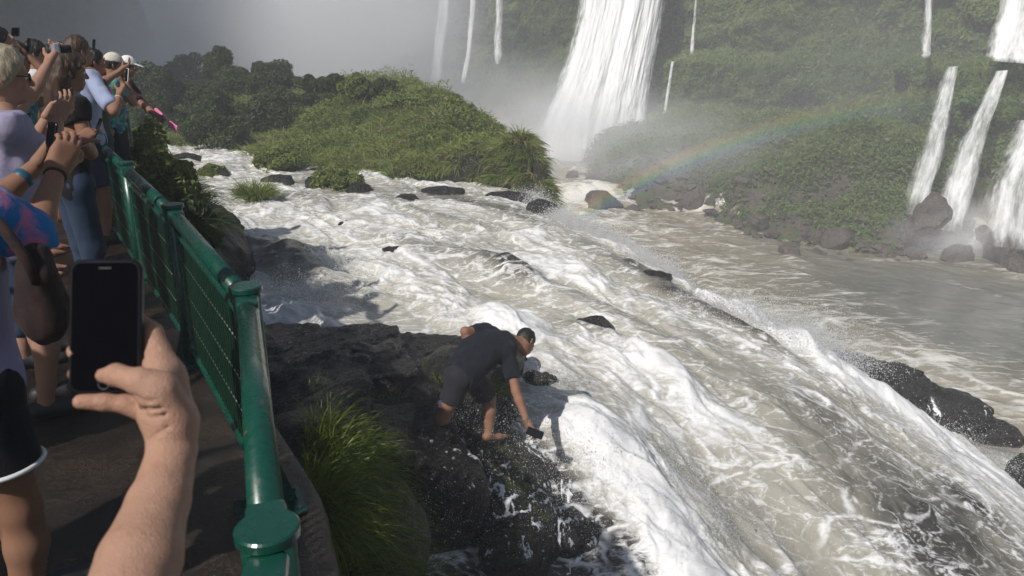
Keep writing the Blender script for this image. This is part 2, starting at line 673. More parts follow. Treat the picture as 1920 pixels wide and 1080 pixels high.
def deck_mat():
    m = Mat('wet_deck')
    g = m.n('NewGeometry').outputs['Position']
    n1 = m.noise(2.2, 6, 0.6, g)
    n2 = m.noise(38, 5, 0.7, g)
    n3 = m.noise(160, 3, 0.6, g)
    c = m.mix(m.remap(n1, 0.3, 0.7), (0.011, 0.008, 0.006), (0.042, 0.026, 0.014))
    c = m.mix(m.remap(n2, 0.45, 0.7), c, (0.014, 0.011, 0.009))
    h = m.math('ADD', m.math('MULTIPLY', n2, 1.0), m.math('MULTIPLY', n3, 0.5))
    m.pbr(Base_Color=c, Roughness=m.remap(n1, 0.3, 0.7, 0.08, 0.34), Normal=m.bump(h, 1.0, 0.012), Specular_IOR_Level=0.55)
    return m.m


M_DECK = deck_mat()


def paint_mat():
    m = Mat('green_paint')
    g = m.n('NewGeometry').outputs['Position']
    n1 = m.noise(6, 5, 0.6, g)
    n2 = m.noise(30, 6, 0.7, g)
    c = m.mix(n1, (0.002, 0.042, 0.026), (0.004, 0.066, 0.044))
    ch = m.remap(m.math('ADD', m.math('MULTIPLY', n2, 0.7), m.math('MULTIPLY', n1, 0.3)), 0.605, 0.65)
    c = m.mix(ch, c, (0.13, 0.062, 0.028))
    m.pbr(Base_Color=c, Roughness=m.remap(n2, 0.3, 0.8, 0.22, 0.45), Normal=m.bump(m.math('SUBTRACT', n1, ch), 0.25, 0.004), Coat_Weight=0.3, Coat_Roughness=0.2)
    return m.m


M_PAINT = paint_mat()
M_PANEL = simple('green_slat_paint', (0.0025, 0.030, 0.014), 0.45, 0.25, 25, 0.1, 0.002)
M_STEEL = simple('bare_steel', (0.45, 0.42, 0.36), 0.35, 0.2, 80, 0.1, 0.001, 0.9)
# ------------------------------------------------------------------ upper river: rapids beside the walkway
def tps(pts):
    pts = np.array(pts)
    n = len(pts)
    def U(r2):
        return 0.5 * r2 * np.log(r2 + 1e-9)
    K = U(((pts[:, None, :2] - pts[None, :, :2]) ** 2).sum(-1)) + np.eye(n) * 0.25
    Pm = np.concatenate([np.ones((n, 1)), pts[:, :2]], 1)
    A = np.block([[K, Pm], [Pm.T, np.zeros((3, 3))]])
    w = np.linalg.solve(A, np.concatenate([pts[:, 2], np.zeros(3)]))
    def f(x, y):
        z = w[n] + w[n + 1] * x + w[n + 2] * y
        for i in range(n):
            z = z + w[i] * U((x - pts[i, 0]) ** 2 + (y - pts[i, 1]) ** 2)
        return z
    return f


RIV = [(400, 345, -1.25), (700, 365, -1.3), (950, 382, -1.38), (1050, 415, -1.5), (350, 280, -1.2), (450, 300, -1.2),
       (600, 480, -1.38), (800, 500, -1.42), (1000, 480, -1.48), (1120, 470, -1.6), (420, 420, -1.3), (500, 560, -1.42),
       (560, 580, -1.45), (780, 600, -1.5), (1000, 560, -1.6), (1180, 520, -1.72), (1250, 600, -1.85), (1400, 640, -2.1),
       (640, 640, -1.5), (900, 640, -1.55),
       (1100, 680, -1.7), (1300, 700, -1.95), (1450, 695, -2.2), (1550, 740, -2.35), (1610, 790, -2.6), (1675, 865, -2.9),
       (1800, 920, -3.3), (1920, 980, -3.7), (1530, 668, -2.75), (1650, 755, -3.1), (1780, 845, -3.6), (1900, 910, -4.1),
       (1080, 800, -1.62), (1200, 820, -1.9), (1350, 850, -2.3), (1500, 900, -2.6), (1180, 950, -2.05), (1400, 1000, -2.6),
       (1600, 1060, -3.1), (1200, 1060, -2.25), (1000, 900, -1.85), (1050, 1000, -2.1), (900, 1000, -2.05), (1060, 1060, -2.3), (850, 1060, -2.1)]
_rp = [(*PZ(a, b, z)[:2], z) for a, b, z in RIV] + [(-5, 6, -1.5), (-9, 14, -1.4), (-12, 26, -1.25), (-1.2, 2.0, -2.4), (1.5, 1.6, -3.3), (6, 2.5, -5.0)]
riv_f = tps(_rp)
LIP = np.array([PZ(a, b, z)[:2] for a, b, z in [(960, 360, -1.4), (1012, 398, -1.5), (1067, 433, -1.6), (1163, 462, -1.72), (1240, 517, -1.92), (1287, 567, -2.02), (1367, 600, -2.2), (1437, 618, -2.5),
                                              (1500, 640, -2.75), (1580, 690, -3.0), (1700, 765, -3.3), (1850, 838, -3.9), (2000, 900, -4.6)]])
LIP = np.concatenate([[LIP[0] + np.array([-0.2, 14.0])], LIP, [LIP[-1] + np.array([5.0, -3.0])]])


def beyond_lip(x, y):
    """signed distance to the lip, positive on the gorge side"""
    best = np.full(x.shape, 1e9)
    sg = np.zeros(x.shape)
    for a, b in zip(LIP[:-1], LIP[1:]):
        ab = b - a
        t = np.clip(((x - a[0]) * ab[0] + (y - a[1]) * ab[1]) / (ab @ ab), 0, 1)
        dx, dy = x - a[0] - t * ab[0], y - a[1] - t * ab[1]
        d = dx * dx + dy * dy
        m = d < best
        best = np.where(m, d, best)
        sg = np.where(m, np.sign(ab[0] * dy - ab[1] * dx), sg)
    return np.sqrt(best) * sg


# features: pixel of the place, its water level, half-length along and across the flow (m), turn from flow, foam, dark, height
FEAT = [(515, 468, -1.2, 1.2, .55, 0, -.75, 1.0, .32), (560, 372, -1.25, .9, .35, 0, -.6, .8, .16), (935, 500, -1.4, 1.3, .3, 0, -.7, .95, .26),
        (1215, 525, -1.75, 1.0, .28, -.2, -.8, 1.1, .20), (1385, 618, -2.05, .9, .22, 0, -.7, .95, .18), (1105, 470, -1.6, .9, .3, 0, -0.25, .35, .1),
        (1110, 612, -1.6, .5, .2, 0, -0.31, .5, .08), (1500, 800, -2.3, 1.2, .6, 0, -.05, .12, .15), (1700, 960, -3.0, 1.3, .7, -.1, -.10, .35, .12), (1880, 1040, -3.5, 1.4, .7, 0, -.2, .85, .1),
        (1760, 1060, -3.3, 1.1, .55, 0, -.15, .75, .0), (1610, 840, -2.6, .8, .3, 0, -.15, .35, .05),
        (960, 1000, -2.0, .9, .7, 0, -.12, 1.5, 0), (1060, 960, -1.9, .55, .45, 0, -.12, 1.3, 0), (870, 1040, -2.05, 1.2, .8, 0, -.12, 1.6, 0), (880, 930, -1.9, .6, .5, 0, -.12, 1.4, 0), (1170, 1030, -2.1, .35, .22, 0, -.12, .8, 0),
        (870, 520, -1.45, 1.2, .4, 0, -0.14, .1, -.05), (1010, 590, -1.55, 1.2, .35, 0, -0.17, .05, -.06), (1000, 515, -1.5, 1.0, .3, 0, -0.12, .1, 0), (640, 350, -1.28, 2.5, .6, 0, -.35, .55, .0), (870, 375, -1.36, 2.2, .45, 0, -.35, .6, .0), (620, 545, -1.42, 1, .3, 0, -0.12, .1, -.05),
        (1250, 770, -1.95, 1.4, .5, 0, -.08, .0, -.06), (1330, 900, -2.3, 1.2, .5, 0, -.06, .05, -.08), (1450, 960, -2.6, 1.1, .5, 0, -.06, .12, -.06), (1120, 760, -1.68, .8, .3, 0, -.2, .1, -.04), (1340, 690, -2.0, 1.4, .25, 0, -0.15, .1, -.02), (1300, 610, -1.9, 1.2, .3, 0, -0.19, .25, .0),
        (560, 590, -1.45, .9, .5, .4, .40, 0, .10), (430, 440, -1.3, .9, .5, 0, .2, 0, .0), (750, 440, -1.35, 2.2, .6, 0, .30, 0, .10), (1080, 520, -1.6, 1.2, .35, 0, .35, 0, .15), (950, 610, -1.5, 1.6, .4, 0, .4, 0, .15), (1090, 640, -1.65, 1.2, .4, 0, .4, 0, .12),
        (1200, 840, -1.9, 1.1, .35, .1, .3, 0, .08), (1240, 690, -1.85, .9, .25, 0, .35, 0, .10), (1300, 740, -1.95, 1.0, .3, 0, .35, 0, .12), (1470, 650, -2.4, 1.0, .45, 0, .6, 0, .25), (1590, 720, -2.9, 1.2, .4, 0, .6, 0, .12), (1720, 800, -3.4, 1.3, .45, 0, .6, 0, .1), (1860, 880, -3.9, 1.3, .5, 0, .6, 0, .1),
        (1130, 860, -1.8, .55, .3, -.2, .55, -.6, .08), (1210, 930, -2.0, .8, .35, -.25, .6, -.6, .10), (1290, 1020, -2.3, .9, .4, -.2, .55, -.5, .10), (1110, 400, -1.6, .6, .5, 0, .4, 0, .0),
        (1340, 575, -2.05, .9, .2, 0, .5, 0, .15), (1420, 605, -2.3, .7, .25, 0, .5, 0, .2),
        (620, 505, -1.4, .8, .35, .2, .5, -.2, -.04), (1010, 535, -1.5, .9, .3, 0, .5, -.2, -.05), (760, 470, -1.4, .7, .22, 0, -.4, .5, .12), (1150, 590, -1.7, 1.0, .22, 0, -.35, .35, .10), (820, 415, -1.38, 1.2, .2, 0, -.35, .4, .10), (690, 400, -1.32, .9, .2, 0, .4, 0, .08), (980, 420, -1.45, 1.1, .2, 0, -.3, .3, .06)]


def build_river():
    ns, ny = 1150, 1050
    s = np.linspace(-0.86, 1.08, ns)
    yy = np.exp(np.linspace(math.log(1.75), math.log(33.0), ny))
    S, Y = np.meshgrid(s, yy, indexing='ij')
    X = S * Y
    X, Y = X.ravel(), Y.ravel()
    z0 = riv_f(X, Y)
    sd = beyond_lip(X, Y)
    keep = (sd < 2.6) & (X > -0.62 * Y - 4.5) & ((X > -1.6 - 0.75 * (Y - 2.5)) | (Y > 9))
    cf, sf = math.cos(FLOW_ANG), math.sin(FLOW_ANG)
    foam = np.full(X.shape, 0.41)
    dark = np.zeros(X.shape)
    dz = np.zeros(X.shape)
    a0, c0 = X * cf + Y * sf, -X * sf + Y * cf
    wob = fbm2(X * 1.3, Y * 1.3, 3, 5) - 0.5
    for px, py, z, la, lc, tw, fo, dk, hh in FEAT:
        q = PZ(px, py, z)
        da, dc = a0 - (q[0] * cf + q[1] * sf), c0 - (-q[0] * sf + q[1] * cf)
        if tw:
            ct, st = math.cos(tw), math.sin(tw)
            da, dc = da * ct + dc * st, -da * st + dc * ct
        g = np.exp(-((da / la) ** 2 + (dc / lc) ** 2) + wob * 1.6)
        g = np.minimum(g, 1.3)
        foam += fo * g
        dark += dk * g
        dz += hh * g
    # beyond the crest everything breaks white
    foam += 0.55 * sst(-0.15, 0.5, sd) * sst(1.0, 0, dark)
    w1, w2 = fbm2(a0 * 0.5, c0 * 1.0, 3, 11) - .5, fbm2(a0 * 0.5, c0 * 1.0, 3, 23) - .5
    A, C = a0 + 1.1 * w1, c0 + 1.0 * w2
    w3, w4 = fbm2(A * 2.0, C * 3.0, 3, 31) - .5, fbm2(A * 2.0, C * 3.0, 3, 43) - .5
    A2, C2 = A + 0.35 * w3, C + 0.30 * w4
    big = fbm2(A * 0.8, C * 1.9, 4, 51)
    web = rid2(A2 * 1.1, C2 * 2.1, 3, 61)
    web2 = rid2(A2 * 2.6 + w3, C2 * 4.2, 3, 71)
    fine = fbm2(A2 * 4.5, C2 * 9.0, 4, 81)
    strands = sst(0.70, 0.88, web) * 0.62 + sst(0.72, 0.90, web2) * 0.28
    fv = foam + 1.15 * (big - 0.5) + strands * (0.75 - 0.25 * np.clip(foam, 0, 1)) + 0.5 * (fine - 0.5) - 0.18
    dark = np.clip(dark + 0.5 * (fine - .5) * np.clip(dark * 2, 0, 1), 0, 1)
    turb = np.clip(0.45 + 0.8 * foam, 0.25, 1.3)
    turb = turb * (0.35 + 0.65 * (1 - 0.8 * np.clip(dark, 0, 1)))
    z = z0 + dz + turb * (0.15 * (big - .5) * 2 + 0.07 * (web - .6) + 0.030 * (web2 - .6) + 0.022 * (fine - .5)) + 0.03 * np.clip(fv, 0, 1) + 0.022 * (fbm2(A2 * 14, C2 * 20, 3, 87) - .5) * np.clip(fv, 0.15, 1)
    rough_rock = fbm2(X * 3.5, Y * 3.5, 4, 91) - .5
    z += 0.30 * rough_rock * np.clip(dark - 0.75, 0, .6)
    z -= 7.0 * sst(0.05, 2.6, sd) ** 0.9
    V = np.stack([X, Y, z], 1)
    V, f, at = compact(V, grid_faces(ns, ny, keep), {'foam': fv, 'dark': dark})
    return tag(mesh('river', V, f[:, ::-1], M_RIVER, attrs=at), 'white water rapids rushing past the dark rocks', 'river', kind='structure'), (X, Y, z, fv, sd)


river, RIVD = build_river()

# ------------------------------------------------------------------ lower river in the gorge
LOW = -7.5


def build_lower():
    ns, ny = 640, 640
    s = np.linspace(-0.62, 0.95, ns)
    yy = np.exp(np.linspace(math.log(13.0), math.log(96.0), ny))
    S, Y = np.meshgrid(s, yy, indexing='ij')
    X = (S * Y).ravel()
    Y = Y.ravel()
    ang = math.atan2(-0.80, 0.60)
    cf, sf = math.cos(ang), math.sin(ang)
    a0, c0 = X * cf + Y * sf, -X * sf + Y * cf
    foam = np.full(X.shape, 0.05)
    dark = np.zeros(X.shape)
    dz = np.zeros(X.shape)
    for px, py, la, lc, fo, dk, hh in [(1100, 385, 2.2, 2.6, .9, 0, .5), (1130, 415, 4, 2.2, .5, 0, .2), (1220, 470, 8, 2.4, .32, 0, .1), (1300, 545, 8, 2.5, .34, 0, .1), (1480, 495, 1.3, 1.0, .55, 0, .35), (1570, 545, 4.2, 1.6, .42, 0, .15),
                                       (1680, 630, 4.5, 1.8, .36, 0, .05), (1820, 740, 5, 2.2, .34, 0, .05), (1450, 590, 6, 2.5, .34, 0, .1), (1600, 640, 5, 2.0, .36, 0, .05), (1700, 720, 4, 1.6, .4, 0, .05),
                                       (1800, 560, 7, 5, -.1, 1.1, 0), (1850, 480, 4, 3, .0, .4, 0), (1780, 455, 2.5, 1.6, .7, 0, .1), (1690, 500, 2, 1.0, .15, 0, .05), (1900, 650, 6, 3, -.05, .8, 0), (1500, 470, 3, 1, .1, .3, 0), (1120, 300, 9, 7, .55, 0, .2), (1150, 300, 4, 3, .4, 0, .2)]:
        q = PZ(px, py, LOW)
        da, dc = a0 - (q[0] * cf + q[1] * sf), c0 - (-q[0] * sf + q[1] * cf)
        g = np.exp(-((da / la) ** 2 + (dc / lc) ** 2))
        foam += (fo * .40 if fo > 0 and py > 420 else fo) * g
        dark += dk * g
        dz += hh * g
    w1, w2 = fbm2(a0 * .22, c0 * .4, 3, 111) - .5, fbm2(a0 * .22, c0 * .4, 3, 123) - .5
    A, C = a0 + 2.4 * w1, c0 + 1.8 * w2
    big = fbm2(A * .25, C * .7, 4, 151)
    web = rid2(A * .35, C * .95, 3, 161)
    web2 = rid2(A * .8, C * 2.0, 3, 171)
    fine = fbm2(A * 1.5, C * 4.0, 4, 181)
    st = sst(.74, .95, web) * .8 + sst(.78, .95, web2) * .5
    calm = np.clip(dark, 0, 1)
    fv = foam + .7 * (big - .5) + st * np.clip(foam * 1.9, 0, .8) + .35 * (fine - .5) - .20 - .25 * calm
    z = LOW + dz + (1 - .75 * calm) * (.22 * (big - .5) + .18 * (web - .6) + .10 * (web2 - .6) + .05 * (fine - .5)) + calm * .012 * (fine - .5)
    step = sst(45.0, 47.2, Y + 0.35 * (X - 3))
    z += 0.95 * step
    V = np.stack([X, Y, z], 1)
    o = mesh('lower_river', V, grid_faces(ns, ny)[:, ::-1], M_POOL, attrs={'foam': fv, 'dark': np.clip(dark, 0, 1)})
    return tag(o, 'muddy river in the gorge below the rapids', 'river', kind='structure')


build_lower()


def build_bed():
    n = 60
    gx, gy = np.meshgrid(np.linspace(-110, 90, n), np.linspace(-40, 160, n), indexing='ij')
    V = np.stack([gx.ravel(), gy.ravel(), np.full(n * n, -9.2)], 1)
    tag(mesh('ground', V, grid_faces(n, n)[:, ::-1], M_BROWNROCK), 'rock floor of the gorge', 'ground', kind='structure')


build_bed()

# ------------------------------------------------------------------ canyon wall
def smooth_line(p, n):
    p = np.array(p, float)
    d = np.concatenate([[0], np.cumsum(np.linalg.norm(np.diff(p, axis=0), axis=1))])
    u = np.linspace(0, d[-1], n)
    q = np.stack([np.interp(u, d, p[:, i]) for i in range(p.shape[1])], 1)
    for _ in range(max(2, n // 90)):
        q[1:-1] = .25 * q[:-2] + .5 * q[1:-1] + .25 * q[2:]
    return q, u


WALL = [(-62, -20), (-58, 10), (-56, 35), (-52, 62), (-40, 84), (-22, 96), (-8, 98), (0, 88), (5.0, 74), (8, 67), (13, 64.5), (15.5, 60), (19, 53.5), (24.2, 44.5), (29.5, 37), (37, 27), (46, 14), (56, -8)]
NS, NT = 900, 200
wl, wu = smooth_line([(*p, 0) for p in WALL], NS)
tg = np.gradient(wl[:, :2], axis=0)
tg /= np.linalg.norm(tg, axis=1)[:, None]
wn = np.stack([tg[:, 1], -tg[:, 0]], 1)          # towards the canyon
topz = np.interp(wl[:, 1] * 0 + np.arange(NS), [0, NS * .24, NS * .38, NS * .50, NS], [76, 76, 46, 28, 22])  # unseen left stretch raised high to shade the left falls and mist


def wall_point(i, z):
    """i: fractional index along the wall, z: height -> displaced x,y"""
    i = np.asarray(i, float)
    px, py = np.interp(i, np.arange(NS), wl[:, 0]), np.interp(i, np.arange(NS), wl[:, 1])
    nx, ny = np.interp(i, np.arange(NS), wn[:, 0]), np.interp(i, np.arange(NS), wn[:, 1])
    u = np.interp(i, np.arange(NS), wu)
    right = sst(.58, .66, i / NS)
    back = 0.16 * (z + 8) * sst(.2, .4, i / NS) + right * (0.22 * (z + 8) + 3.2 * sst(0.2, 1.4, z + .5 * (fbm2(u * .15, u * 0, 2, 3) - .5)))
    d = 5.5 * (fbm2(u * .09, z * .075, 4, 201) - .5) + 3.2 * (fbm2(u * .33, z * .26, 4, 211) - .5) + 1.6 * (fbm2(u * .9, z * .75, 3, 221) - .5)
    d += 1.2 * (rid2(u * .22, z * .05, 2, 231) - .6)
    nar = np.exp(-((z - 1.5) / 2.0) ** 2)
    d -= 1.5 * nar * sst(.45, .6, fbm2(u * .12, z * .1, 3, 241))
    k = d - back
    return px + nx * k, py + ny * k, u


I, T = np.meshgrid(np.arange(NS), np.linspace(0, 1, NT) ** 1.25, indexing='ij')
Z = -8.6 + T * (topz[:, None] + 8.6)
wx, wy, wuu = wall_point(I.ravel(), Z.ravel())
gm = fbm2(wuu * .12, Z.ravel() * .14, 4, 301) + .12 * sst(-5, 2, Z.ravel()) * 0 + .18 * sst(-6.8, -4.0, Z.ravel()) - .04
gm = np.clip((gm - .42) * 4 + .5, 0, 1)
gm *= 1 - .85 * sst(.60, .50, I.ravel() / NS) * sst(.38, .46, I.ravel() / NS) * .6
cliff = mesh('cliff', np.stack([wx, wy, Z.ravel()], 1), grid_faces(NS, NT)[:, ::-1], M_CLIFF, attrs={'green': gm})
tag(cliff, 'overgrown basalt canyon wall behind the waterfalls', 'cliff', kind='structure')


def leaf_cards(pos, nrm, size, tint, droop=0.4, aspect=0.55):
    """diamond leaves: 4 corners each, random turn about a jittered normal"""
    n = len(pos)
    size = np.broadcast_to(size, (n,))
    nn = nrm + rng.normal(0, .55, (n, 3))
    nn /= np.linalg.norm(nn, axis=1)[:, None]
    t = rng.normal(0, 1, (n, 3)) + np.array([0, 0, -droop])
    t -= nn * (t * nn).sum(1)[:, None]
    t /= np.linalg.norm(t, axis=1)[:, None] + 1e-9
    b = np.cross(nn, t)
    s = size[:, None]
    a0 = pos - t * s * .5
    a2 = pos + t * s * .5 + nn * s * -.12
    m1 = pos + b * s * aspect * .5 + nn * s * .08
    m2 = pos - b * s * aspect * .5 + nn * s * .08
    V = np.stack([a0, m1, a2, m2], 1).reshape(-1, 3)
    f = np.arange(4 * n).reshape(n, 4)
    return V, f, np.repeat(tint, 4)


def cliff_leaves():
    n = 600000
    i = NS * (.40 + .56 * rng.random(n))
    z = -7.6 + 15.5 * rng.random(n)
    x, y, u = wall_point(i, z)
    # distance thins them out
    d = np.hypot(x, y)
    g = fbm2(u * .12, z * .14, 4, 301) + .18 * sst(-6.8, -4.0, z) - .04
    cl = fbm2(u * .8, z * .9, 3, 311)
    g = g - .20 * sst(.80, .93, rid2(u * .13, z * .02, 2, 331)) - .12 * sst(.58, .68, fbm2(u * .3, z * .5, 3, 341))
    ok = (np.clip((g - .42) * 4 + .5, 0, 1) * (.35 + 1.1 * sst(.4, .6, cl)) > rng.random(n) * .9)
    x, y, z, u, i, cl = [q[ok] for q in (x, y, z, u, i, cl)]
    nx, ny = np.interp(i, np.arange(NS), wn[:, 0]), np.interp(i, np.arange(NS), wn[:, 1])
    lift = .12 + 1.0 * np.clip(cl - .42, 0, 1) * rng.random(len(x)) * 2.2
    pos = np.stack([x + nx * lift, y + ny * lift, z + .25 * lift], 1)
    nr = np.stack([nx, ny, np.full(len(x), .9)], 1)
    tint = np.clip(.45 + 1.5 * (fbm2(u * .22, z * .28, 4, 321) - .5) + rng.normal(0, .18, len(x)), 0, .9)
    tint = np.where(rng.random(len(x)) < .03, 1.0, tint)
    V, f, tt = leaf_cards(pos, nr, rng.uniform(.15, .40, len(x)), tint, 0.8, .6)
    tag(mesh('cliff_vegetation', V, f, M_CLIFFLEAF, smooth=False, attrs={'tint': tt}), 'green creepers and bushes covering the canyon wall', 'vegetation', kind='stuff')


cliff_leaves()

# ------------------------------------------------------------------ rubble bank at the foot of the right wall
WATERLINE = [(4.6, 60), (4.4, 53), (4.7, 45.5), (7.5, 43.6), (10.5, 42.6), (12.0, 37.5), (13.4, 34.6), (16.5, 32.6), (18.6, 33.2), (19.6, 36.5), (21.5, 39.5), (26, 36), (34, 26)]
INLAND = [(12.5, 67), (14.0, 62), (16.5, 58), (18.5, 54), (21, 51), (22.5, 47.5), (23.6, 45.6), (24.6, 44.6), (25.2, 44.0), (26.2, 42.8), (27.5, 41), (31, 36), (39, 26)]


def build_bank():
    nu, nv = 420, 150
    a, _ = smooth_line([(*p, 0) for p in WATERLINE], nu)
    b, _ = smooth_line([(*p, 0) for p in INLAND], nu)
    v = np.linspace(-.12, 1.15, nv)
    X = a[:, 0][:, None] * (1 - v) + b[:, 0][:, None] * v
    Y = a[:, 1][:, None] * (1 - v) + b[:, 1][:, None] * v
    w_ = np.hypot(b[:, 0] - a[:, 0], b[:, 1] - a[:, 1])[:, None]
    vv = np.broadcast_to(v, X.shape)
    h = np.where(vv < 0, vv * 6, 0) + np.minimum(vv * w_ * .33, 3.6) * np.clip(vv * 4, 0, 1)
    n1 = fbm2(X * .45, Y * .45, 3, 401)
    cel = rid2(X * .9, Y * .9, 3, 411)
    n2 = fbm2(X * 1.6, Y * 1.6, 4, 421)
    h *= 1 - .85 * sst(.50, .62, np.arange(nu) / nu)[:, None]
    h = h * .85 + .95 * sst(45.0, 47.2, Y + .35 * (X - 3)) * sst(-.06, .05, vv)
    h = h + (1.6 * (n1 - .5) + .9 * (.75 - cel) + .8 * (n2 - .5)) * sst(-.05, .12, vv)
    V = np.stack([X.ravel(), Y.ravel(), (LOW - .15 + h).ravel()], 1)
    tag(mesh('riverbank', V, grid_faces(nu, nv), M_BANK), 'brown rubble bank at the foot of the green cliff', 'riverbank', kind='structure')
    # ferns and scrub on the upper half of the bank, loose stones below
    k = 52000
    iu, iv = rng.integers(0, nu, k), rng.integers(0, nv, k)
    ok = (iu < nu * .55) & (v[iv] > .22 + .3 * (rng.random(k) - .5)) & (fbm2(X[iu, iv] * .5, Y[iu, iv] * .5, 3, 431) + .7 * v[iv] > .56)
    iu, iv = iu[ok], iv[ok]
    q = V.reshape(nu, nv, 3)[iu, iv] + np.array([0, 0, .15]) + rng.normal(0, .12, (len(iu), 3))
    q = np.repeat(q, 9, 0) + rng.normal(0, .20, (len(iu) * 9, 3))
    V2, f2, t2 = leaf_cards(q, np.tile([-.4, -.4, 1.0], (len(q), 1)), rng.uniform(.12, .28, len(q)), np.clip(rng.normal(.5, .25, len(q)), 0, 1))
    tag(mesh('bank_vegetation', V2, f2, M_CLIFFLEAF, smooth=False, attrs={'tint': t2}), 'low scrub growing on the rubble bank', 'vegetation', kind='stuff')
    # loose angular stones
    k = 2600
    iu, iv = rng.integers(0, int(nu * .62), k), rng.integers(int(nv * .06), int(nv * .55), k)
    q = V.reshape(nu, nv, 3)[iu, iv]
    o = np.array([(1, 0, 0), (-1, 0, 0), (0, 1, 0), (0, -1, 0), (0, 0, 1), (0, 0, -1), (.7, .7, .5), (-.7, .6, .5), (.6, -.7, .45), (-.6, -.7, .5)], float)
    rad = np.exp(rng.normal(math.log(.13), .5, k))[:, None, None] * (.65 + .7 * rng.random((k, len(o), 1)))
    from mathutils.geometry import convex_hull_2d
    import bmesh
    bm = bmesh.new()
    for oo in o: bm.verts.new(oo)
    bmesh.ops.convex_hull(bm, input=list(bm.verts))
    bm.verts.ensure_lookup_table()
    tri = np.array([[x.index for x in fa.verts] for fa in bm.faces if len(fa.verts) == 3])
    bm.free()
    a = rng.uniform(0, 6.28, k)
    rot = np.stack([np.stack([np.cos(a), -np.sin(a), 0 * a], -1), np.stack([np.sin(a), np.cos(a), 0 * a], -1), np.stack([0 * a, 0 * a, 0 * a + 1], -1)], 1)
    W = np.einsum('nij,nkj->nki', rot, o[None] * rad * np.array([1.25, .9, .8])) + q[:, None]
    tag(mesh('rubble', W.reshape(-1, 3), (np.arange(k)[:, None, None] * len(o) + tri[None]).reshape(-1, 3), M_CLIFFBOULDER, smooth=False), 'loose broken stones scattered over the bank', 'rubble', kind='stuff')
    return X, Y, V.reshape(nu, nv, 3)[..., 2]


BANK = build_bank()


def rock_mesh(c, rad, seed, h=None, amp=.22, freq=None, cuts=13, rot=0.0):
    """angular boulder: ellipsoid chipped by random planes, then roughened"""
    r_ = random.Random(seed)
    rad = np.array(rad, float)
    h = h or rad.max() / 26
    s = Sdf(np.array(c) - rad.max() * 1.25, np.array(c) + rad.max() * 1.25, h)
    s.ell(c, rad, rotm((0, 0, 1), rot))
    for _ in range(cuts):
        d = norm([r_.gauss(0, 1), r_.gauss(0, 1), r_.gauss(0, .7)])
        dl = d @ rotm((0, 0, 1), rot)
        s.plane_cut(np.array(c) + d * np.linalg.norm(dl * rad) * r_.uniform(.58, .86), d)
    s.noise(amp * rad.min(), (freq or 1.6) / rad.max(), 4, seed)
    s.noise(.10 * rad.min(), 5.0 / rad.max(), 3, seed + 2)
    return s.mesh()


def boulder(c, rad, label, mat, seed, name='boulder', **k):
    V, f = rock_mesh(c, rad, seed, **k)
    return tag(mesh(name, V, f, mat), label, 'rock')


_z = -7.5
for (px, py, z, rx, ry, rz, lab) in [
        (1735, 428, -6.4, 1.35, 1.2, 1.4, 'big dark boulder at the foot of the second right-hand cascade'),
        (1800, 487, -7.5, .95, .7, .62, 'low pointed boulder standing alone in the calm grey pool'),
        (1880, 490, -7.5, 1.15, 1.0, 1.25, 'tall brown boulder at the frame edge of the calm pool'),
        (1905, 510, -7.6, .9, .8, .7, 'squat boulder leaning on the tall brown boulder in the pool'),
        (1795, 445, -6.9, .7, .6, .6, 'half veiled boulder in the spray below the right cascades'),
        (1842, 443, -6.5, .42, .4, .42, 'small round boulder just under the widest right cascade'),
        (1570, 460, -7.5, 1.35, .8, .75, 'long slanted boulder at the water edge of the rubble bank'),
        (1548, 376, -6.4, .95, .8, .70, 'brown boulder with a mossy cap high on the rubble bank'),
        (1300, 385, -7.2, 1.0, .9, 1.15, 'tall square block on the misty rubble bank'),
        (1128, 388, -7.3, 1.3, 1.2, .9, 'dark promontory rock under the foot of the rainbow'),
        (1175, 352, -7.0, 1.4, 1.0, .95, 'faint boulder behind the promontory in the mist'),
        (1115, 350, -6.9, 1.3, .8, .6, 'long low rock in the pool under the main waterfall'),
        (1075, 338, -6.8, .62, .6, .55, 'small round rock in the pool under the main waterfall'),
        (1480, 482, -7.6, .9, .6, .45, 'low wet rock splitting the current beside the bank'),
        (1420, 425, -7.3, .8, .7, .6, 'medium brown block at the middle of the bank edge'),
        (1640, 430, -6.9, 1.0, .8, .7, 'brown block beside the narrow trickle near the cascades')]:
    q = PZ(px, py, z)
    boulder(q + [0, 0, rz * .15], (rx, ry, rz), lab, M_CLIFFBOULDER, px, h=max(rx, ry, rz) / 22, rot=(px % 7) * .5)

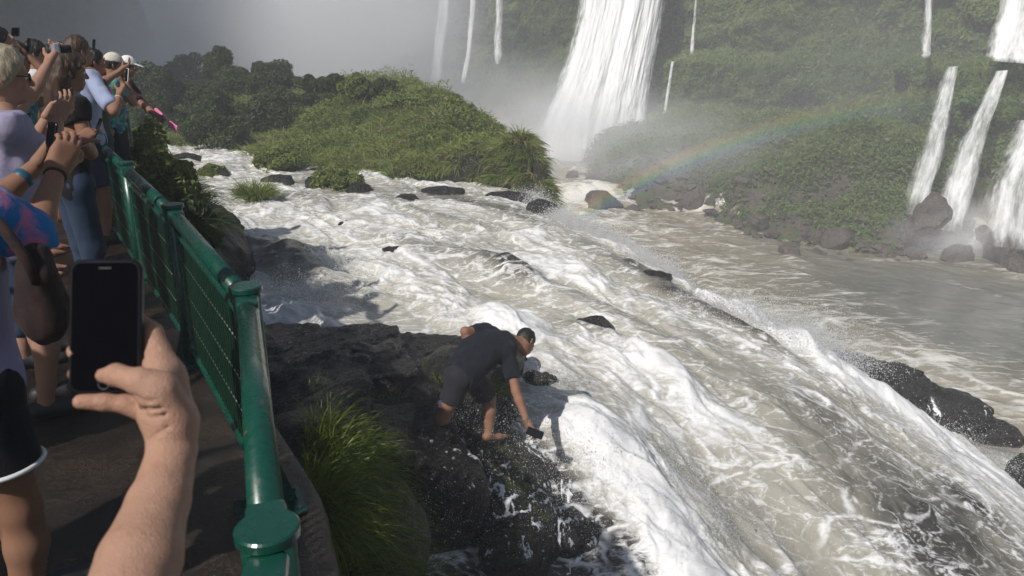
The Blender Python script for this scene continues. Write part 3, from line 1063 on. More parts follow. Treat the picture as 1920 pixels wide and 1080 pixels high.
# ------------------------------------------------------------------ waterfalls
def fall(name, left, right, label, mat, nu=70, nt=110, bulge=.25, rough=.5, body=1.0, fade=.12, seed=1, group=None, toe=0.0):
    """left/right: outlines from lip to foot, world points"""
    def res(p):
        p = np.array(p, float)
        d = np.linspace(0, 1, len(p))
        t = np.linspace(0, 1, nt)
        q = np.stack([np.interp(t, d, p[:, i]) for i in range(3)], 1)
        for _ in range(10):
            q[1:-1] = .25 * q[:-2] + .5 * q[1:-1] + .25 * q[2:]
        return q
    L, Rr = res(left), res(right)
    u = np.linspace(0, 1, nu)[:, None, None]
    G = L[None] * (1 - u) + Rr[None] * u
    wdt = np.linalg.norm(Rr - L, axis=1).mean()
    hgt = np.linalg.norm(L[-1] - L[0])
    ac = norm((Rr - L).mean(0))
    out = norm(np.cross(ac, [0, 0, 1.0]))
    if out @ np.array([0, -1, 0]) < 0: out = -out
    U, T_ = np.meshgrid(np.linspace(0, 1, nu), np.linspace(0, 1, nt), indexing='ij')
    uu, tt = U * wdt, T_ * hgt
    st = fbm2(uu * .75 + seed, tt * .05, 4, seed)
    lump = fbm2(uu * .9, tt * .55, 4, seed + 9)
    fine = fbm2(uu * 3.5, tt * .5, 3, seed + 19)
    off = bulge * wdt * np.sin(np.pi * U) ** .7 + rough * ((st - .5) * 2.0 + (lump - .5) * .8 * T_ + (fine - .5) * .25) + toe * T_ ** 3
    G = G + out * off[..., None]
    G[..., 2] += .0
    edge = np.minimum(U, 1 - U)
    b = body * (sst(0, fade, edge + .08 * (lump - .5)) * .9 + .1) - .25 * (1 - sst(0, .05, edge))
    b = np.where(T_ > .9, b - .3 * sst(.9, 1.0, T_), b)
    o = mesh(name, G.reshape(-1, 3), grid_faces(nu, nt), mat, attrs={'u': (uu + seed * 3).ravel(), 't': tt.ravel(), 'body': b.ravel()})
    return tag(o, label, 'waterfall', group)


def pl(*a):
    return [P(x, y, d) for x, y, d in a]


fall('waterfall', pl((1100, -150, 63.5), (1080, 20, 62.5), (1055, 110, 61.5), (1030, 180, 60.8), (1000, 240, 60), (985, 310, 59.5)),
     pl((1285, -150, 64.5), (1252, 10, 63), (1232, 110, 62), (1218, 190, 61.3), (1212, 260, 60.7), (1215, 310, 60.2)),
     'widest and brightest waterfall, a broad white curtain at the centre', M_FALL, 220, 240, .16, .60, .90, .16, 3, toe=2.4)
fall('waterfall', pl((832, -120, 92), (815, 40, 91), (808, 110, 90), (798, 190, 89)), pl((852, -120, 92), (844, 40, 91), (836, 90, 90), (828, 190, 89)),
     'leftmost of the three misty slender falls left of the main curtain', M_FALL, 40, 120, .3, .4, .62, .3, 5, 'slender misty falls')
fall('waterfall', pl((888, -120, 90), (878, 30, 89), (874, 90, 88), (862, 155, 87)), pl((900, -120, 90), (892, 30, 89), (886, 90, 88), (874, 155, 87)),
     'middle one of the three misty slender falls, bending left at its foot', M_FALL, 30, 120, .3, .3, .58, .3, 6, 'slender misty falls')
fall('waterfall', pl((932, -120, 87), (928, 20, 86), (922, 120, 85)), pl((950, -120, 87), (946, 20, 86), (942, 120, 85)),
     'shortest of the three misty slender falls, ending on a ledge', M_FALL, 30, 100, .3, .3, .56, .3, 7, 'slender misty falls')
fall('waterfall', pl((225, -120, 70), (240, 0, 68), (262, 60, 66), (285, 110, 64.5), (300, 150, 64)), pl((425, -120, 72), (430, 0, 70), (435, 60, 68), (445, 120, 67), (455, 160, 66)),
     'shadowed blue grey curtain falling behind the dark island bushes', M_FALL, 120, 120, .08, .6, .62, .2, 8)
fall('waterfall', pl((455, -120, 93), (460, 0, 92), (470, 160, 90)), pl((770, -120, 95), (765, 0, 94), (760, 160, 92)),
     'vast pale curtain almost lost in mist behind the island', M_FALL, 120, 100, .08, .6, .62, .2, 9)
fall('waterfall', pl((1303, -60, 57), (1301, 20, 56.6), (1296, 60, 56.2), (1292, 102, 56)), pl((1310, -60, 57), (1307, 20, 56.6), (1303, 60, 56.2), (1302, 102, 56)),
     'hair thin trickle high on the green wall beside the main fall', M_THINFALL, 12, 60, .2, .1, .5, .3, 10)
fall('waterfall', pl((1258, 115, 58.6), (1250, 160, 58.2), (1240, 220, 57.8), (1232, 292, 57.5)), pl((1264, 115, 58.6), (1258, 160, 58.2), (1248, 220, 57.8), (1242, 292, 57.5)),
     'thin white rivulet running down just right of the main fall', M_FALL, 14, 90, .2, .12, .55, .3, 11)
fall('waterfall', pl((1732, -60, 44.5), (1727, 40, 44), (1722, 85, 43.6), (1716, 109, 43)), pl((1750, -60, 44.5), (1748, 40, 44), (1746, 85, 43.6), (1750, 109, 43)),
     'small upper fall dropping onto the ledge between green bushes', M_THINFALL, 24, 80, .3, .2, .56, .4, 12)
fall('waterfall', pl((1880, -80, 42.5), (1862, 20, 41.8), (1846, 80, 41), (1838, 112, 40.4)), pl((1990, -80, 41), (1975, 20, 40.4), (1965, 80, 39.6), (1960, 122, 39)),
     'broad upper fall at the top edge pouring onto the ledge', M_THINFALL, 60, 90, .18, .4, .64, .3, 13)
fall('waterfall', pl((1768, 126, 41), (1757, 160, 40), (1742, 205, 39), (1726, 240, 38.2), (1704, 310, 37.2), (1680, 400, 36.2)),
     pl((1800, 122, 41), (1794, 160, 40), (1788, 205, 39), (1784, 240, 38.2), (1774, 310, 37.2), (1738, 400, 36.2)),
     'left one of the two slanting ribbons, splitting over a rock', M_THINFALL, 50, 150, .2, .42, .54, .34, 14, 'slanting cascades on the ledge')
fall('waterfall', pl((1862, 134, 39), (1838, 175, 38.4), (1814, 222, 37.6), (1788, 280, 36.8), (1758, 360, 35.8), (1742, 428, 35.0)),
     pl((1890, 130, 39), (1880, 175, 38.4), (1860, 222, 37.6), (1844, 290, 36.8), (1830, 360, 35.8), (1816, 432, 35.0)),
     'right one of the two slanting ribbons, narrow top and wide foot', M_THINFALL, 50, 150, .22, .42, .60, .34, 15, 'slanting cascades on the ledge')
fall('waterfall', pl((1905, 225, 36), (1876, 285, 35), (1848, 350, 34), (1822, 455, 33)), pl((1995, 225, 35), (1990, 285, 34.2), (1985, 350, 33.4), (1980, 465, 32.4)),
     'wide frothy cascade cut by the frame, lowest of the right group', M_THINFALL, 70, 120, .2, .5, .74, .3, 16)
fall('waterfall', pl((1068, 366, 46.6), (1062, 385, 46.1), (1056, 402, 45.6)), pl((1112, 367, 46.6), (1110, 385, 46.1), (1114, 402, 45.6)),
     'short creamy step between the upper pool and the gorge river', M_FALL, 40, 30, .1, .2, 1.0, .08, 17)
# ------------------------------------------------------------------ grassy island
ISL = [(350, 335, -1.5), (440, 338, -1.45), (580, 342, -1.5), (700, 366, -1.55), (800, 358, -1.6), (900, 362, -1.6), (980, 378, -1.6), (1045, 408, -1.7)]
ISL_OUT = [PZ(a, b, z)[:2] for a, b, z in ISL] + [(0.98, 15.4), (0.95, 17.0), (0.55, 19), (0.1, 21.5), (-1.0, 25.5), (-3.0, 30), (-6, 40), (-16, 46), (-26, 42), (-24, 33), (-15, 27), (-12.5, 22)]
ISL_OUT = np.array(ISL_OUT)


def poly_sd(x, y, poly):
    """signed distance to a closed outline, positive inside"""
    best = np.full(x.shape, 1e9)
    ins = np.zeros(x.shape, bool)
    for a, b in zip(poly, np.roll(poly, -1, 0)):
        ab = b - a
        t = np.clip(((x - a[0]) * ab[0] + (y - a[1]) * ab[1]) / (ab @ ab), 0, 1)
        best = np.minimum(best, (x - a[0] - t * ab[0]) ** 2 + (y - a[1] - t * ab[1]) ** 2)
        c = ((a[1] > y) != (b[1] > y)) & (x < (b[0] - a[0]) * (y - a[1]) / (b[1] - a[1] + 1e-12) + a[0])
        ins ^= c
    d = np.sqrt(best)
    return np.where(ins, d, -d)


_tops = [(P(1000, 262, 15.6), 0), (P(1030, 300, 15.3), 0), (P(960, 226, 17.5), 0), (P(900, 252, 18.5), 0), (P(870, 205, 21.5), 0), (P(740, 186, 24), 0), (P(640, 163, 27), 0), (P(560, 168, 28), 0),
         (P(760, 258, 20.5), 0), (P(900, 300, 17), 0), (P(600, 260, 21), 0), (P(700, 310, 18), 0), (P(480, 230, 25), 0), (P(400, 180, 32), 0), (P(300, 170, 36), 0), (P(480, 150, 36), 0), (P(350, 150, 40), 0), (P(990, 330, 15.4), 0),
         (P(450, 290, 20.5), 0), (P(560, 310, 19), 0)]
isl_f = tps([(*q[:2], q[2]) for q, _ in _tops] + [(-26, 42, 1.0), (-6, 42, 0.8), (1.4, 20, -.6), (-15, 24, -.7)])


def isl_height(x, y):
    sd = poly_sd(x, y, ISL_OUT)
    top = isl_f(x, y) - .42 + .06 * sst(-4, -.5, x)
    n = fbm2(x * .8, y * .8, 3, 501) - .5
    n2 = fbm2(x * 2.4, y * 2.4, 3, 511) - .5
    e = sst(-.15, 1.0 - .40 * sst(-2.5, 0, x), sd + .9 * n * (1 - .6 * sst(-2.5, 0, x)))
    return -2.1 - 5.5 * sst(.1, .7, -sd) * sst(0, 1.0, x) + (top + .35 * n + .22 * n2 + 2.1) * e, sd


def build_island():
    gx, gy = np.arange(-27, 2.4, .12), np.arange(13.8, 47, .12)
    X, Y = np.meshgrid(gx, gy, indexing='ij')
    Zi, sd = isl_height(X.ravel(), Y.ravel())
    keep = sd > -.9
    V, f, _ = compact(np.stack([X.ravel(), Y.ravel(), Zi], 1), grid_faces(len(gx), len(gy), keep)[:, ::-1], {})
    tag(mesh('island_terrain', V, f, M_MOSSROCK), 'rocky mound of the grassy island in the river', 'island', kind='structure')


build_island()


def blades(base, dirs, length, width, bend, tint, seg=3, twist=.6):
    """curved tapering blades; dirs = initial unit directions; they bend down by gravity"""
    n = len(base)
    length, width, bend = [np.broadcast_to(q, (n,)) for q in (length, width, bend)]
    side = np.cross(dirs, rng.normal(0, 1, (n, 3)) * twist + np.array([0, -1, .3]))
    side /= np.linalg.norm(side, axis=1)[:, None] + 1e-9
    p, d = base.copy(), dirs.copy()
    rows = []
    for k in range(seg + 1):
        t = k / seg
        wk = (width * (1 - t) ** .7 * (.55 + .45 * min(1, 3 * t + .3)))[:, None] * .5
        if k == seg: wk = wk * 0 + width[:, None] * .04
        rows.append(np.stack([p - side * wk, p + side * wk], 1))
        d = d + np.array([0, 0, -1.0]) * (bend / seg)[:, None] * (1 + .8 * t)
        d /= np.linalg.norm(d, axis=1)[:, None]
        p = p + d * (length / seg)[:, None]
    V = np.stack(rows, 1).reshape(n, -1, 3)             # n, (seg+1)*2
    m = (seg + 1) * 2
    f = np.array([(2 * k, 2 * k + 1, 2 * k + 3, 2 * k + 2) for k in range(seg)])
    F_ = (np.arange(n)[:, None, None] * m + f[None]).reshape(-1, 4)
    return V.reshape(-1, 3), F_, np.repeat(tint, m)


def island_grass():
    nt_ = 26000
    x, y = rng.uniform(-12.5, 1.6, nt_), 13.9 + 18 * rng.random(nt_) ** 1.4
    z, sd = isl_height(x, y)
    zx, _ = isl_height(x + .15, y)
    zy, _ = isl_height(x, y + .15)
    gx, gy = (zx - z) / .15, (zy - z) / .15
    patch = fbm2(x * .7, y * .7, 3, 531)
    ok = (sd > (.10 + .25 * rng.random(nt_)) * (x < -1.2) - .08 * (x > -1.2)) & (z > np.where(x > -1.2, -1.6, -1.25)) & (rng.random(nt_) < .55 * np.sqrt(1 + gx ** 2 + gy ** 2) * (.45 + .55 * sst(.30, .42, patch)))
    x, y, z, gx, gy = [q[ok] for q in (x, y, z, gx, gy)]
    m = len(x)
    nr = np.stack([-gx, -gy, np.full(m, 1.0)], 1)
    nr /= np.linalg.norm(nr, axis=1)[:, None]
    hi = (.6 + .9 * fbm2(x * .9, y * .9, 2, 581)) * (1 - .35 * sst(-1.5, .5, x)) * rng.uniform(.6, 1.25, m)
    tint = np.clip(.42 + 1.5 * (fbm2(x * .5, y * .5, 3, 561) - .5) + rng.normal(0, .17, m), 0, .84)
    dry = rng.random(m) < .04 + .30 * sst(.52, .68, fbm2(x * .9, y * .9, 3, 571))
    K = 30
    n = m * K
    rep = lambda a: np.repeat(a, K, 0)
    a = rng.uniform(0, 6.283, n)
    rr = np.sqrt(rng.random(n))
    rad = np.stack([np.cos(a), np.sin(a), np.zeros(n)], 1)
    base = np.stack([rep(x), rep(y), rep(z) - .05], 1) + rad * (rr * rep(.08 + .10 * hi))[:, None]
    d = rep(nr) * .75 + rad * (.25 + .75 * rr)[:, None] + rng.normal(0, .16, (n, 3)) + np.array([.10, -.15, .25])
    d /= np.linalg.norm(d, axis=1)[:, None]
    tt = np.where(rep(dry) & (rng.random(n) < .6), 1.0, np.clip(rep(tint) + rng.normal(0, .10, n), 0, .85))
    far = np.clip(np.hypot(base[:, 0], base[:, 1]) / 16, 1, 2)
    V, f, t = blades(base, d, rng.uniform(.24, .42, n) * rep(hi), rng.uniform(.014, .027, n) * far, rng.uniform(.6, 1.5, n), tt)
    tag(mesh('island_grass', V, f, M_ISLGRASS, smooth=False, attrs={'tint': t}), 'thick tufted grass covering the slope of the island', 'grass', kind='stuff')
    # broad-leaved herbs between the tufts
    k = 60000
    x, y = rng.uniform(-14, 1.5, k), 13.9 + 20 * rng.random(k) ** 1.4
    z, sd = isl_height(x, y)
    w_ = fbm2(x * .8, y * .8, 3, 591)
    ok = (sd > .3) & (z > -1.2) & (w_ + .1 * (rng.random(k) - .5) > .47)
    x, y, z, w_ = x[ok], y[ok], z[ok], w_[ok]
    pos = np.stack([x, y, z + .12 + 1.1 * (w_ - .45) * rng.random(len(x)) + .18 * rng.random(len(x))], 1)
    V, f, t = leaf_cards(pos, np.tile([.1, -.35, 1.0], (len(x), 1)), rng.uniform(.05, .11, len(x)), np.clip(rng.normal(.5, .2, len(x)), 0, .85), .2, .5)
    tag(mesh('island_herbs', V, f, M_ISLGRASS, smooth=False, attrs={'tint': t}), 'leafy herbs growing between the grass tufts of the island', 'vegetation', kind='stuff')


island_grass()


def bush(c, rad, label, seed, leaf=.10, n=9000, mat=None, name='bush', cat='bush', group=None, lumps=15):
    """a crown of leaf clumps on short stems"""
    r_ = np.random.default_rng(seed)
    c, rad = np.array(c, float), np.array(rad, float)
    c[2] -= rad[2] * .8
    rad[2] *= 1.75
    root = thing(name, c - [0, 0, rad[2]], label, cat, group)
    cen = [np.zeros(3)] + [norm(r_.normal(0, 1, 3) + [0, 0, .35]) * r_.uniform(.40, .85) for _ in range(lumps)]
    pos, nr = [], []
    for k, q in enumerate(cen):
        m = n // len(cen)
        d = r_.normal(0, 1, (m, 3))
        d /= np.linalg.norm(d, axis=1)[:, None]
        rr = (.70 if k == 0 else r_.uniform(.18, .45)) * (r_.uniform(.55, 1.06, m) ** .5) * (1 + .5 * (fbm3(d[:, 0] * 2.2 + k * 9, d[:, 1] * 2.2, d[:, 2] * 2.2, 2, seed) - .5))
        pos.append(q + d * rr[:, None])
        nr.append(d)
    pos, nr = np.concatenate(pos), np.concatenate(nr)
    ok = pos[:, 2] > -.95
    pos, nr = pos[ok], nr[ok]
    V, f, t = leaf_cards(c + pos * rad, nr + np.array([0, 0, .3]), r_.uniform(.5, 1.5, len(pos)) * leaf, np.clip(r_.normal(.45, .25, len(pos)) + .3 * pos[:, 2] * 0, 0, 1), .3, .5)
    mesh('crown', V, f, mat or M_DARKLEAF, root, smooth=False, attrs={'tint': t})
    st = []
    for k in range(4):
        a = r_.uniform(0, 6.28)
        tip = np.array([math.cos(a) * .4, math.sin(a) * .4, .2]) * rad
        st.append(tube([c - [0, 0, rad[2] * 1.15], c - [0, 0, rad[2] * .5] + tip * .3, c + tip], [.05 * rad[0], .035 * rad[0], .015 * rad[0]], 6))
    V, f = merge(st)
    mesh('trunk', V, f, M_MOSSROCK, root)
    return root


for k, (px, py, d, rx, rz, lab, mt) in enumerate([
        (405, 112, 33, .80, .52, 'round dark tree crown standing highest on the island ridge', None),
        (345, 122, 44, 1.5, .75, 'hazy square topped bush left of the round tree', None),
        (505, 126, 34, 1.2, .46, 'flat topped bush right of the round tree on the ridge', None),
        (440, 150, 32, 1.7, .58, 'wide dark bush just below the round ridge tree', None),
        (525, 156, 31, 1.5, .52, 'dark bush under the flat topped one, nearest the white mist', None),
        (268, 142, 30, 1.2, .55, 'dark bush close beside the white cap of the leaning person', None),
        (320, 165, 31, 1.6, .60, 'dusky sprawling bush in the shade of the left ridge', None),
        (395, 190, 27, 1.4, .55, 'dark bush in the middle of the shaded island slope', None),
        (490, 200, 25, 1.2, .50, 'leafy bush where the shaded slope meets the grass', None),
        (300, 215, 26, 1.2, .60, 'shaded bush behind the pink stick', None),
        (400, 240, 23, 1.1, .45, 'low shaded bush above the little stream', None),
        (345, 165, 33, 1.9, .60, 'dusky bush mass in the shade behind the white cap', None),
        (575, 188, 27, 1.2, .50, 'bush filling the dip left of the skyline bushes', None),
        (590, 158, 27, .55, .30, 'small pointed dark bush on the skyline left of the grassy top', None),
        (630, 148, 28, .55, .28, 'small dark bush second on the skyline', None),
        (668, 152, 26, .60, .28, 'yellow green skyline bush with spiky top', 'i'),
        (728, 160, 26, .62, .20, 'low rounded skyline bush above the grassy edge', None),
        (785, 182, 24, 1.2, .20, 'long yellowish bush lining the top edge of the island', 'i'),
        (855, 198, 22, .55, .24, 'yellowish bush at the right end of the top edge', 'i'),
        (520, 290, 19.5, .75, .28, 'low leafy bush over the dark bank of the stream', 'i'),
        (640, 330, 17.2, .72, .34, 'dry grassy hummock on a dark rock at the waterline', 'i'),
        (400, 318, 18.4, .45, .26, 'small grassy hummock left of the dry one by the stream', 'i')]):
    bush(P(px, py, d), (rx, rx * .9, rz), lab, 100 + k, leaf=.12 if d > 24 else .10, n=13000 if d > 24 else 9000, mat=M_ISLGRASS if mt else None, group='bushes on the island')


def tuft(base, n, length, label, seed, width=.012, spread=.75, mat=None, dirn=(0, 0, 0), rad=.12, name='grass_tuft', bend=(.9, 1.7), up=.9, seg=5, tm=.5):
    r_ = np.random.default_rng(seed)
    a = r_.uniform(0, 6.283, n)
    rr = np.sqrt(r_.random(n)) * rad
    rad3 = np.stack([np.cos(a), np.sin(a), np.zeros(n)], 1)
    b = np.array(base) + rad3 * rr[:, None]
    d = rad3 * (spread * r_.uniform(.2, 1, n))[:, None] + np.array([0, 0, up]) + np.array(dirn) * r_.uniform(.5, 1.2, n)[:, None] + r_.normal(0, .1, (n, 3))
    d /= np.linalg.norm(d, axis=1)[:, None]
    V, f, t = blades(b, d, length * r_.uniform(.55, 1.1, n), width * r_.uniform(.6, 1.2, n), r_.uniform(*bend, n), np.clip(r_.normal(tm, .22, n), 0, .86), seg, .9)
    return V, f, t


def grass_thing(label, parts, mat, name='grass_tuft', group=None, cat='grass'):
    V = np.concatenate([p[0] for p in parts])
    off, fs = 0, []
    for p in parts:
        fs.append(p[1] + off)
        off += len(p[0])
    o = mesh(name, V, np.concatenate(fs), mat, smooth=False, attrs={'tint': np.concatenate([p[2] for p in parts])})
    return tag(o, label, cat, group)


_q = PZ(480, 384, -1.3)
grass_thing('round grass tuft growing on its own rock in midstream', [tuft(_q + [0, 0, .12], 900, .55, '', 1, .022, .9, rad=.22, bend=(.7, 1.5))], M_ISLGRASS)
boulder(_q + [0, .05, -.05], (.36, .3, .24), 'dark rock under the lone round grass tuft', M_WETROCK, 21, name='rock')
for k, (px, py, z, rx, ry, rz, lab) in enumerate([
        (654, 425, -1.38, .26, .22, .17, 'rounded dark rock breaking the white water in midstream'),
        (738, 478, -1.42, .30, .2, .15, 'low dark rock nearer than the rounded one in midstream'),
        (762, 379, -1.40, .40, .28, .18, 'dark rock close to the grassy shore'),
        (828, 366, -1.42, .75, .4, .20, 'long dark rock under the overhanging island grass'),
        (955, 378, -1.50, .8, .4, .22, 'dark ledge rock below the right half of the island'),
        (1015, 402, -1.55, .45, .35, .30, 'black wet rock under the right tip of the island'),
        (525, 348, -1.33, .6, .35, .24, 'dark rock between the two grassy hummocks'),
        (668, 362, -1.34, .40, .3, .24, 'wet rock below the dry grassy hummock'),
        (620, 348, -1.3, .75, .45, .42, 'dark bank rock carrying the dry hummock'),
        (405, 333, -1.3, .55, .4, .28, 'dark rock under the small hummock by the stream'),
        (330, 322, -1.22, .45, .4, .22, 'dark stepped rock in the small side stream'),
        (352, 300, -1.22, .5, .4, .2, 'flat wet rock farther up the side stream'),
        (545, 388, -1.38, .42, .26, .12, 'submerged smooth rock right of the lone tuft'),
        (497, 648, -1.35, .22, .22, .22, 'small black rock just past the second post cap'),
        (1105, 612, -1.68, .36, .16, .13, 'low dark rock in the rapids beyond the bending man'),
        (1222, 527, -1.78, .42, .2, .16, 'dark rock showing on the crest of the rapids')]):
    boulder(PZ(px, py, z), (rx, ry, rz), lab, M_WETROCK, 40 + k, name='rock', h=rx / 18)
# ------------------------------------------------------------------ walkway deck and green railing
POSTS = [(-.10, -.36), (-.45, 1.19), (-.979, 2.65), (-1.887, 4.147), (-2.92, 5.74), (-3.93, 7.29), (-5.2, 10.4)]
RAILH = .95


def build_deck():
    p, _ = smooth_line([(*q, 0) for q in [(.25, -2.6)] + POSTS + [(-6.6, 13.5)]], 240)
    t = np.gradient(p[:, :2], axis=0)
    t /= np.linalg.norm(t, axis=1)[:, None]
    nrm = np.stack([t[:, 1], -t[:, 0]], 1)
    w = np.linspace(.20, -3.6, 110)
    X = p[:, 0][:, None] + nrm[:, 0][:, None] * w
    Y = p[:, 1][:, None] + nrm[:, 1][:, None] * w
    Z = .016 * (fbm2(X * 2.0, Y * 2.0, 4, 601) - .5)
    top = np.stack([X, Y, Z], -1)
    edge = np.stack([X[:, :1] + nrm[:, :1] * .012, Y[:, :1] + nrm[:, 1:] * .012, Z[:, :1] - .03], -1)
    low = edge.copy()
    low[..., 2] -= .25
    G = np.concatenate([low, edge, top], 1)
    tag(mesh('walkway', G.reshape(-1, 3), grid_faces(*G.shape[:2]), M_DECK), 'wet brown walkway deck behind the green railing', 'walkway', kind='structure')


build_deck()


def build_rail():
    root = thing('railing', (POSTS[1][0], POSTS[1][1], 0), 'green painted steel railing with round post caps along the wet walkway', 'railing')
    for i, (x, y) in enumerate(POSTS):
        V, f = tube([(x, y, .0), (x, y, RAILH - .012)], .050, 28)
        post = mesh('post', V, f, M_PAINT, root, smooth=True)
        q, r = [], .0595
        zz = RAILH
        ring = [(.0, r - .004), (.004, r), (.020, r), (.024, r - .004)]
        th = np.arange(40) * 2 * math.pi / 40
        V = np.concatenate([np.stack([x + rr * np.cos(th), y + rr * np.sin(th), np.full(40, zz - .024 + h)], 1) for h, rr in ring])
        fs = [np.array([(k * 40 + j, k * 40 + (j + 1) % 40, (k + 1) * 40 + (j + 1) % 40, (k + 1) * 40 + j) for k in range(3) for j in range(40)]), np.array([list(range(120, 160)), list(range(40))[::-1]])]
        mesh('cap', V, fs, M_PAINT, post, smooth=False)
        a = POSTS[min(i + 1, len(POSTS) - 1)]
        b = POSTS[max(i - 1, 0)]
        d = norm([a[0] - b[0], a[1] - b[1], 0])
        s = np.cross([0, 0, 1], d)
        rot = np.stack([s, d, [0, 0, 1]], 1)
        parts = [box((x, y, .006), (.26, .20, .014), rot, .003)]
        for sg in (-1, 1):
            pts = np.array([(0, 0, .0), (.11 * sg, 0, 0), (.052 * sg, 0, .19), (0, 0, .19)])
            Vg = np.concatenate([pts + [0, -.005, .012], pts + [0, .005, .012]]) @ rot.T + np.array([x, y, 0])
            parts.append((Vg, [np.array([(0, 1, 2, 3), (7, 6, 5, 4), (0, 4, 5, 1), (1, 5, 6, 2), (2, 6, 7, 3), (3, 7, 4, 0)])]))
        for sx in (-1, 1):
            for sy in (-1, 1):
                c = np.array([x, y, 0]) + rot @ np.array([sx * .105, sy * .075, .012])
                parts.append(tube([c, c + [0, 0, .016]], .011, 6))
        V, f = merge(parts)
        mesh('base_plate', V, f, M_PAINT, post, smooth=False)
    for i, (a, b) in enumerate(zip(POSTS[:-1], POSTS[1:])):
        a, b = np.array([*a, 0.0]), np.array([*b, 0.0])
        d = norm(b - a)
        L = np.linalg.norm(b - a)
        s = np.cross([0, 0, 1], d)
        rot = np.stack([s, d, [0, 0, 1]], 1)
        at = lambda t, z, o=0.0: a + d * t + s * o + np.array([0, 0, z])
        panel = thing('panel', at(L / 2, 0), None, None)
        panel.parent = root
        panel.location = tuple(at(L / 2, 0) - np.array(root.location))
        zr = RAILH - .062
        V, f = tube([at(.05, zr), at(L - .05, zr)], .037, 24)
        tr = mesh('top_rail', V, f, M_PAINT, panel)
        for t in (.085, L - .085):
            V, f = box(at(t, zr - .002), (.080, .085, .080), rot, .012)
            mesh('collar', V, f, M_PAINT, panel, smooth=False)
        zb, zt, e = .10, zr - .09, .095
        rad = .05
        ring = []
        for cx, cz, a0 in [(e + rad, zb + rad, 180), (L - e - rad, zb + rad, 270), (L - e - rad, zt - rad, 0), (e + rad, zt - rad, 90)]:
            for k in range(7):
                an = R(a0 + 15 * k)
                ring.append(at(cx + rad * math.cos(an), cz + rad * math.sin(an)))
        ring.append(ring[0])
        ring.append(ring[1])
        V, f = tube(ring, .020, 12, caps=False)
        mesh('frame', V, f, M_PAINT, panel)
        parts = []
        for t in np.arange(e + .035, L - e - .02, .052):
            parts.append(box(at(t, (zb + zt) / 2), (.006, .019, zt - zb - .02), rot))
        V, f = merge(parts)
        sl = mesh('slats', V, f, M_PANEL, panel, smooth=False)
        for z in (zb + .18, (zb + zt) / 2, zt - .16):
            V, f = tube([at(e, z, .0), at(L - e, z, .0)], .0036, 6)
            mesh('cross_wire', V, f, M_STEEL, panel)


build_rail()

# ------------------------------------------------------------------ dark rocks beside the walkway
def rock_group(name, label, prims, mat, lo, hi, h, amps, seed, kind=None):
    s = Sdf(lo, hi, h)
    for pr in prims:
        if pr[0] == 'e':
            s.ell(pr[1], pr[2], rotm((0, 0, 1), pr[3] if len(pr) > 3 else 0) @ rotm((0, 1, 0), pr[4] if len(pr) > 4 else 0), k=.10)
        else:
            s.rbox(pr[1], np.array(pr[2]) - .06, .06, rotm((0, 0, 1), pr[3] if len(pr) > 3 else 0) @ rotm((0, 1, 0), pr[4] if len(pr) > 4 else 0) @ rotm((1, 0, 0), pr[5] if len(pr) > 5 else 0), k=.06)
    for amp, fr, st in amps:
        s.noise(amp, fr, 4, seed, st)
    V, f = s.mesh()
    return tag(mesh(name, V, f, mat), label, 'rock' if kind is None else None, kind=kind)


rock_group('rock_shelf', 'broad dark wet rock shelf between the railing and the rapids',
           [('b', (-1.75, 6.75, -1.55), (.75, .85, .58), .25, .03, -.05), ('b', (-.75, 7.05, -1.62), (.75, .55, .50), -.12, .10, -.10), ('b', (-1.75, 5.35, -1.35), (.62, .85, .52), .15, .04, .04),
            ('b', (-1.15, 5.95, -1.55), (.55, .55, .50), .3, .12, .1), ('e', (-.55, 6.75, -1.55), (.6, .5, .55))],
           M_WETROCK, (-2.9, 4.2, -2.4), (.6, 8.3, -.5), .020, [(.15, 1.1, (1, 1, 1.6)), (.07, 3.2, (1, 1, 2.4)), (.03, 9, (1, 1, 1.6)), (.018, 19, (1, 1, 1.3))], 701)
rock_group('rock', 'black overhanging boulder in the shade below the man',
           [('b', (-.88, 5.28, -1.66), (.42, .34, .50), .35, .55, 0), ('e', (-.55, 5.30, -1.75), (.36, .36, .42)), ('b', (-1.12, 5.25, -1.50), (.3, .4, .5), .1, .1, 0)],
           M_BROWNROCK, (-1.7, 4.6, -2.5), (.2, 6.0, -.6), .022, [(.10, 1.6, (1, 1, 1)), (.06, 4, (1, 1, 1.8)), (.025, 11, (1, 1, 1.5))], 711)
rock_group('rock', 'mossy dark rock the man is standing on',
           [('e', (-.20, 5.95, -2.12), (.62, .62, .58)), ('b', (-.58, 6.25, -1.98), (.55, .5, .52), .2, .12, .1), ('e', (.02, 5.45, -2.15), (.42, .55, .45))],
           M_MOSSROCK, (-1.4, 4.7, -2.7), (.7, 7.0, -1.0), .022, [(.11, 1.5, (1, 1, 1)), (.06, 4, (1, 1, 2)), (.025, 11, (1, 1, 1.5))], 721)
for k, (px, py, z, rx, ry, rz, lab) in enumerate([
        (1012, 722, -1.62, .26, .2, .20, 'smooth dark rock just right of the bending man'),
        (1062, 782, -1.72, .20, .16, .12, 'small wet rock washed by foam below the smooth one'),
        (985, 862, -1.86, .24, .2, .16, 'wet black rock below the phone in the splashing water'),
        (1075, 1000, -2.15, .34, .3, .22, 'wet black rock at the bottom edge beside the white chute'),
        (1912, 912, -4.3, .5, .5, .55, 'black rock cut by the right frame edge')]):
    boulder(PZ(px, py, z), (rx, ry, rz), lab, M_WETROCK, 840 + k, name='rock', h=rx / 22, rot=-.6 if rx > .8 else k)

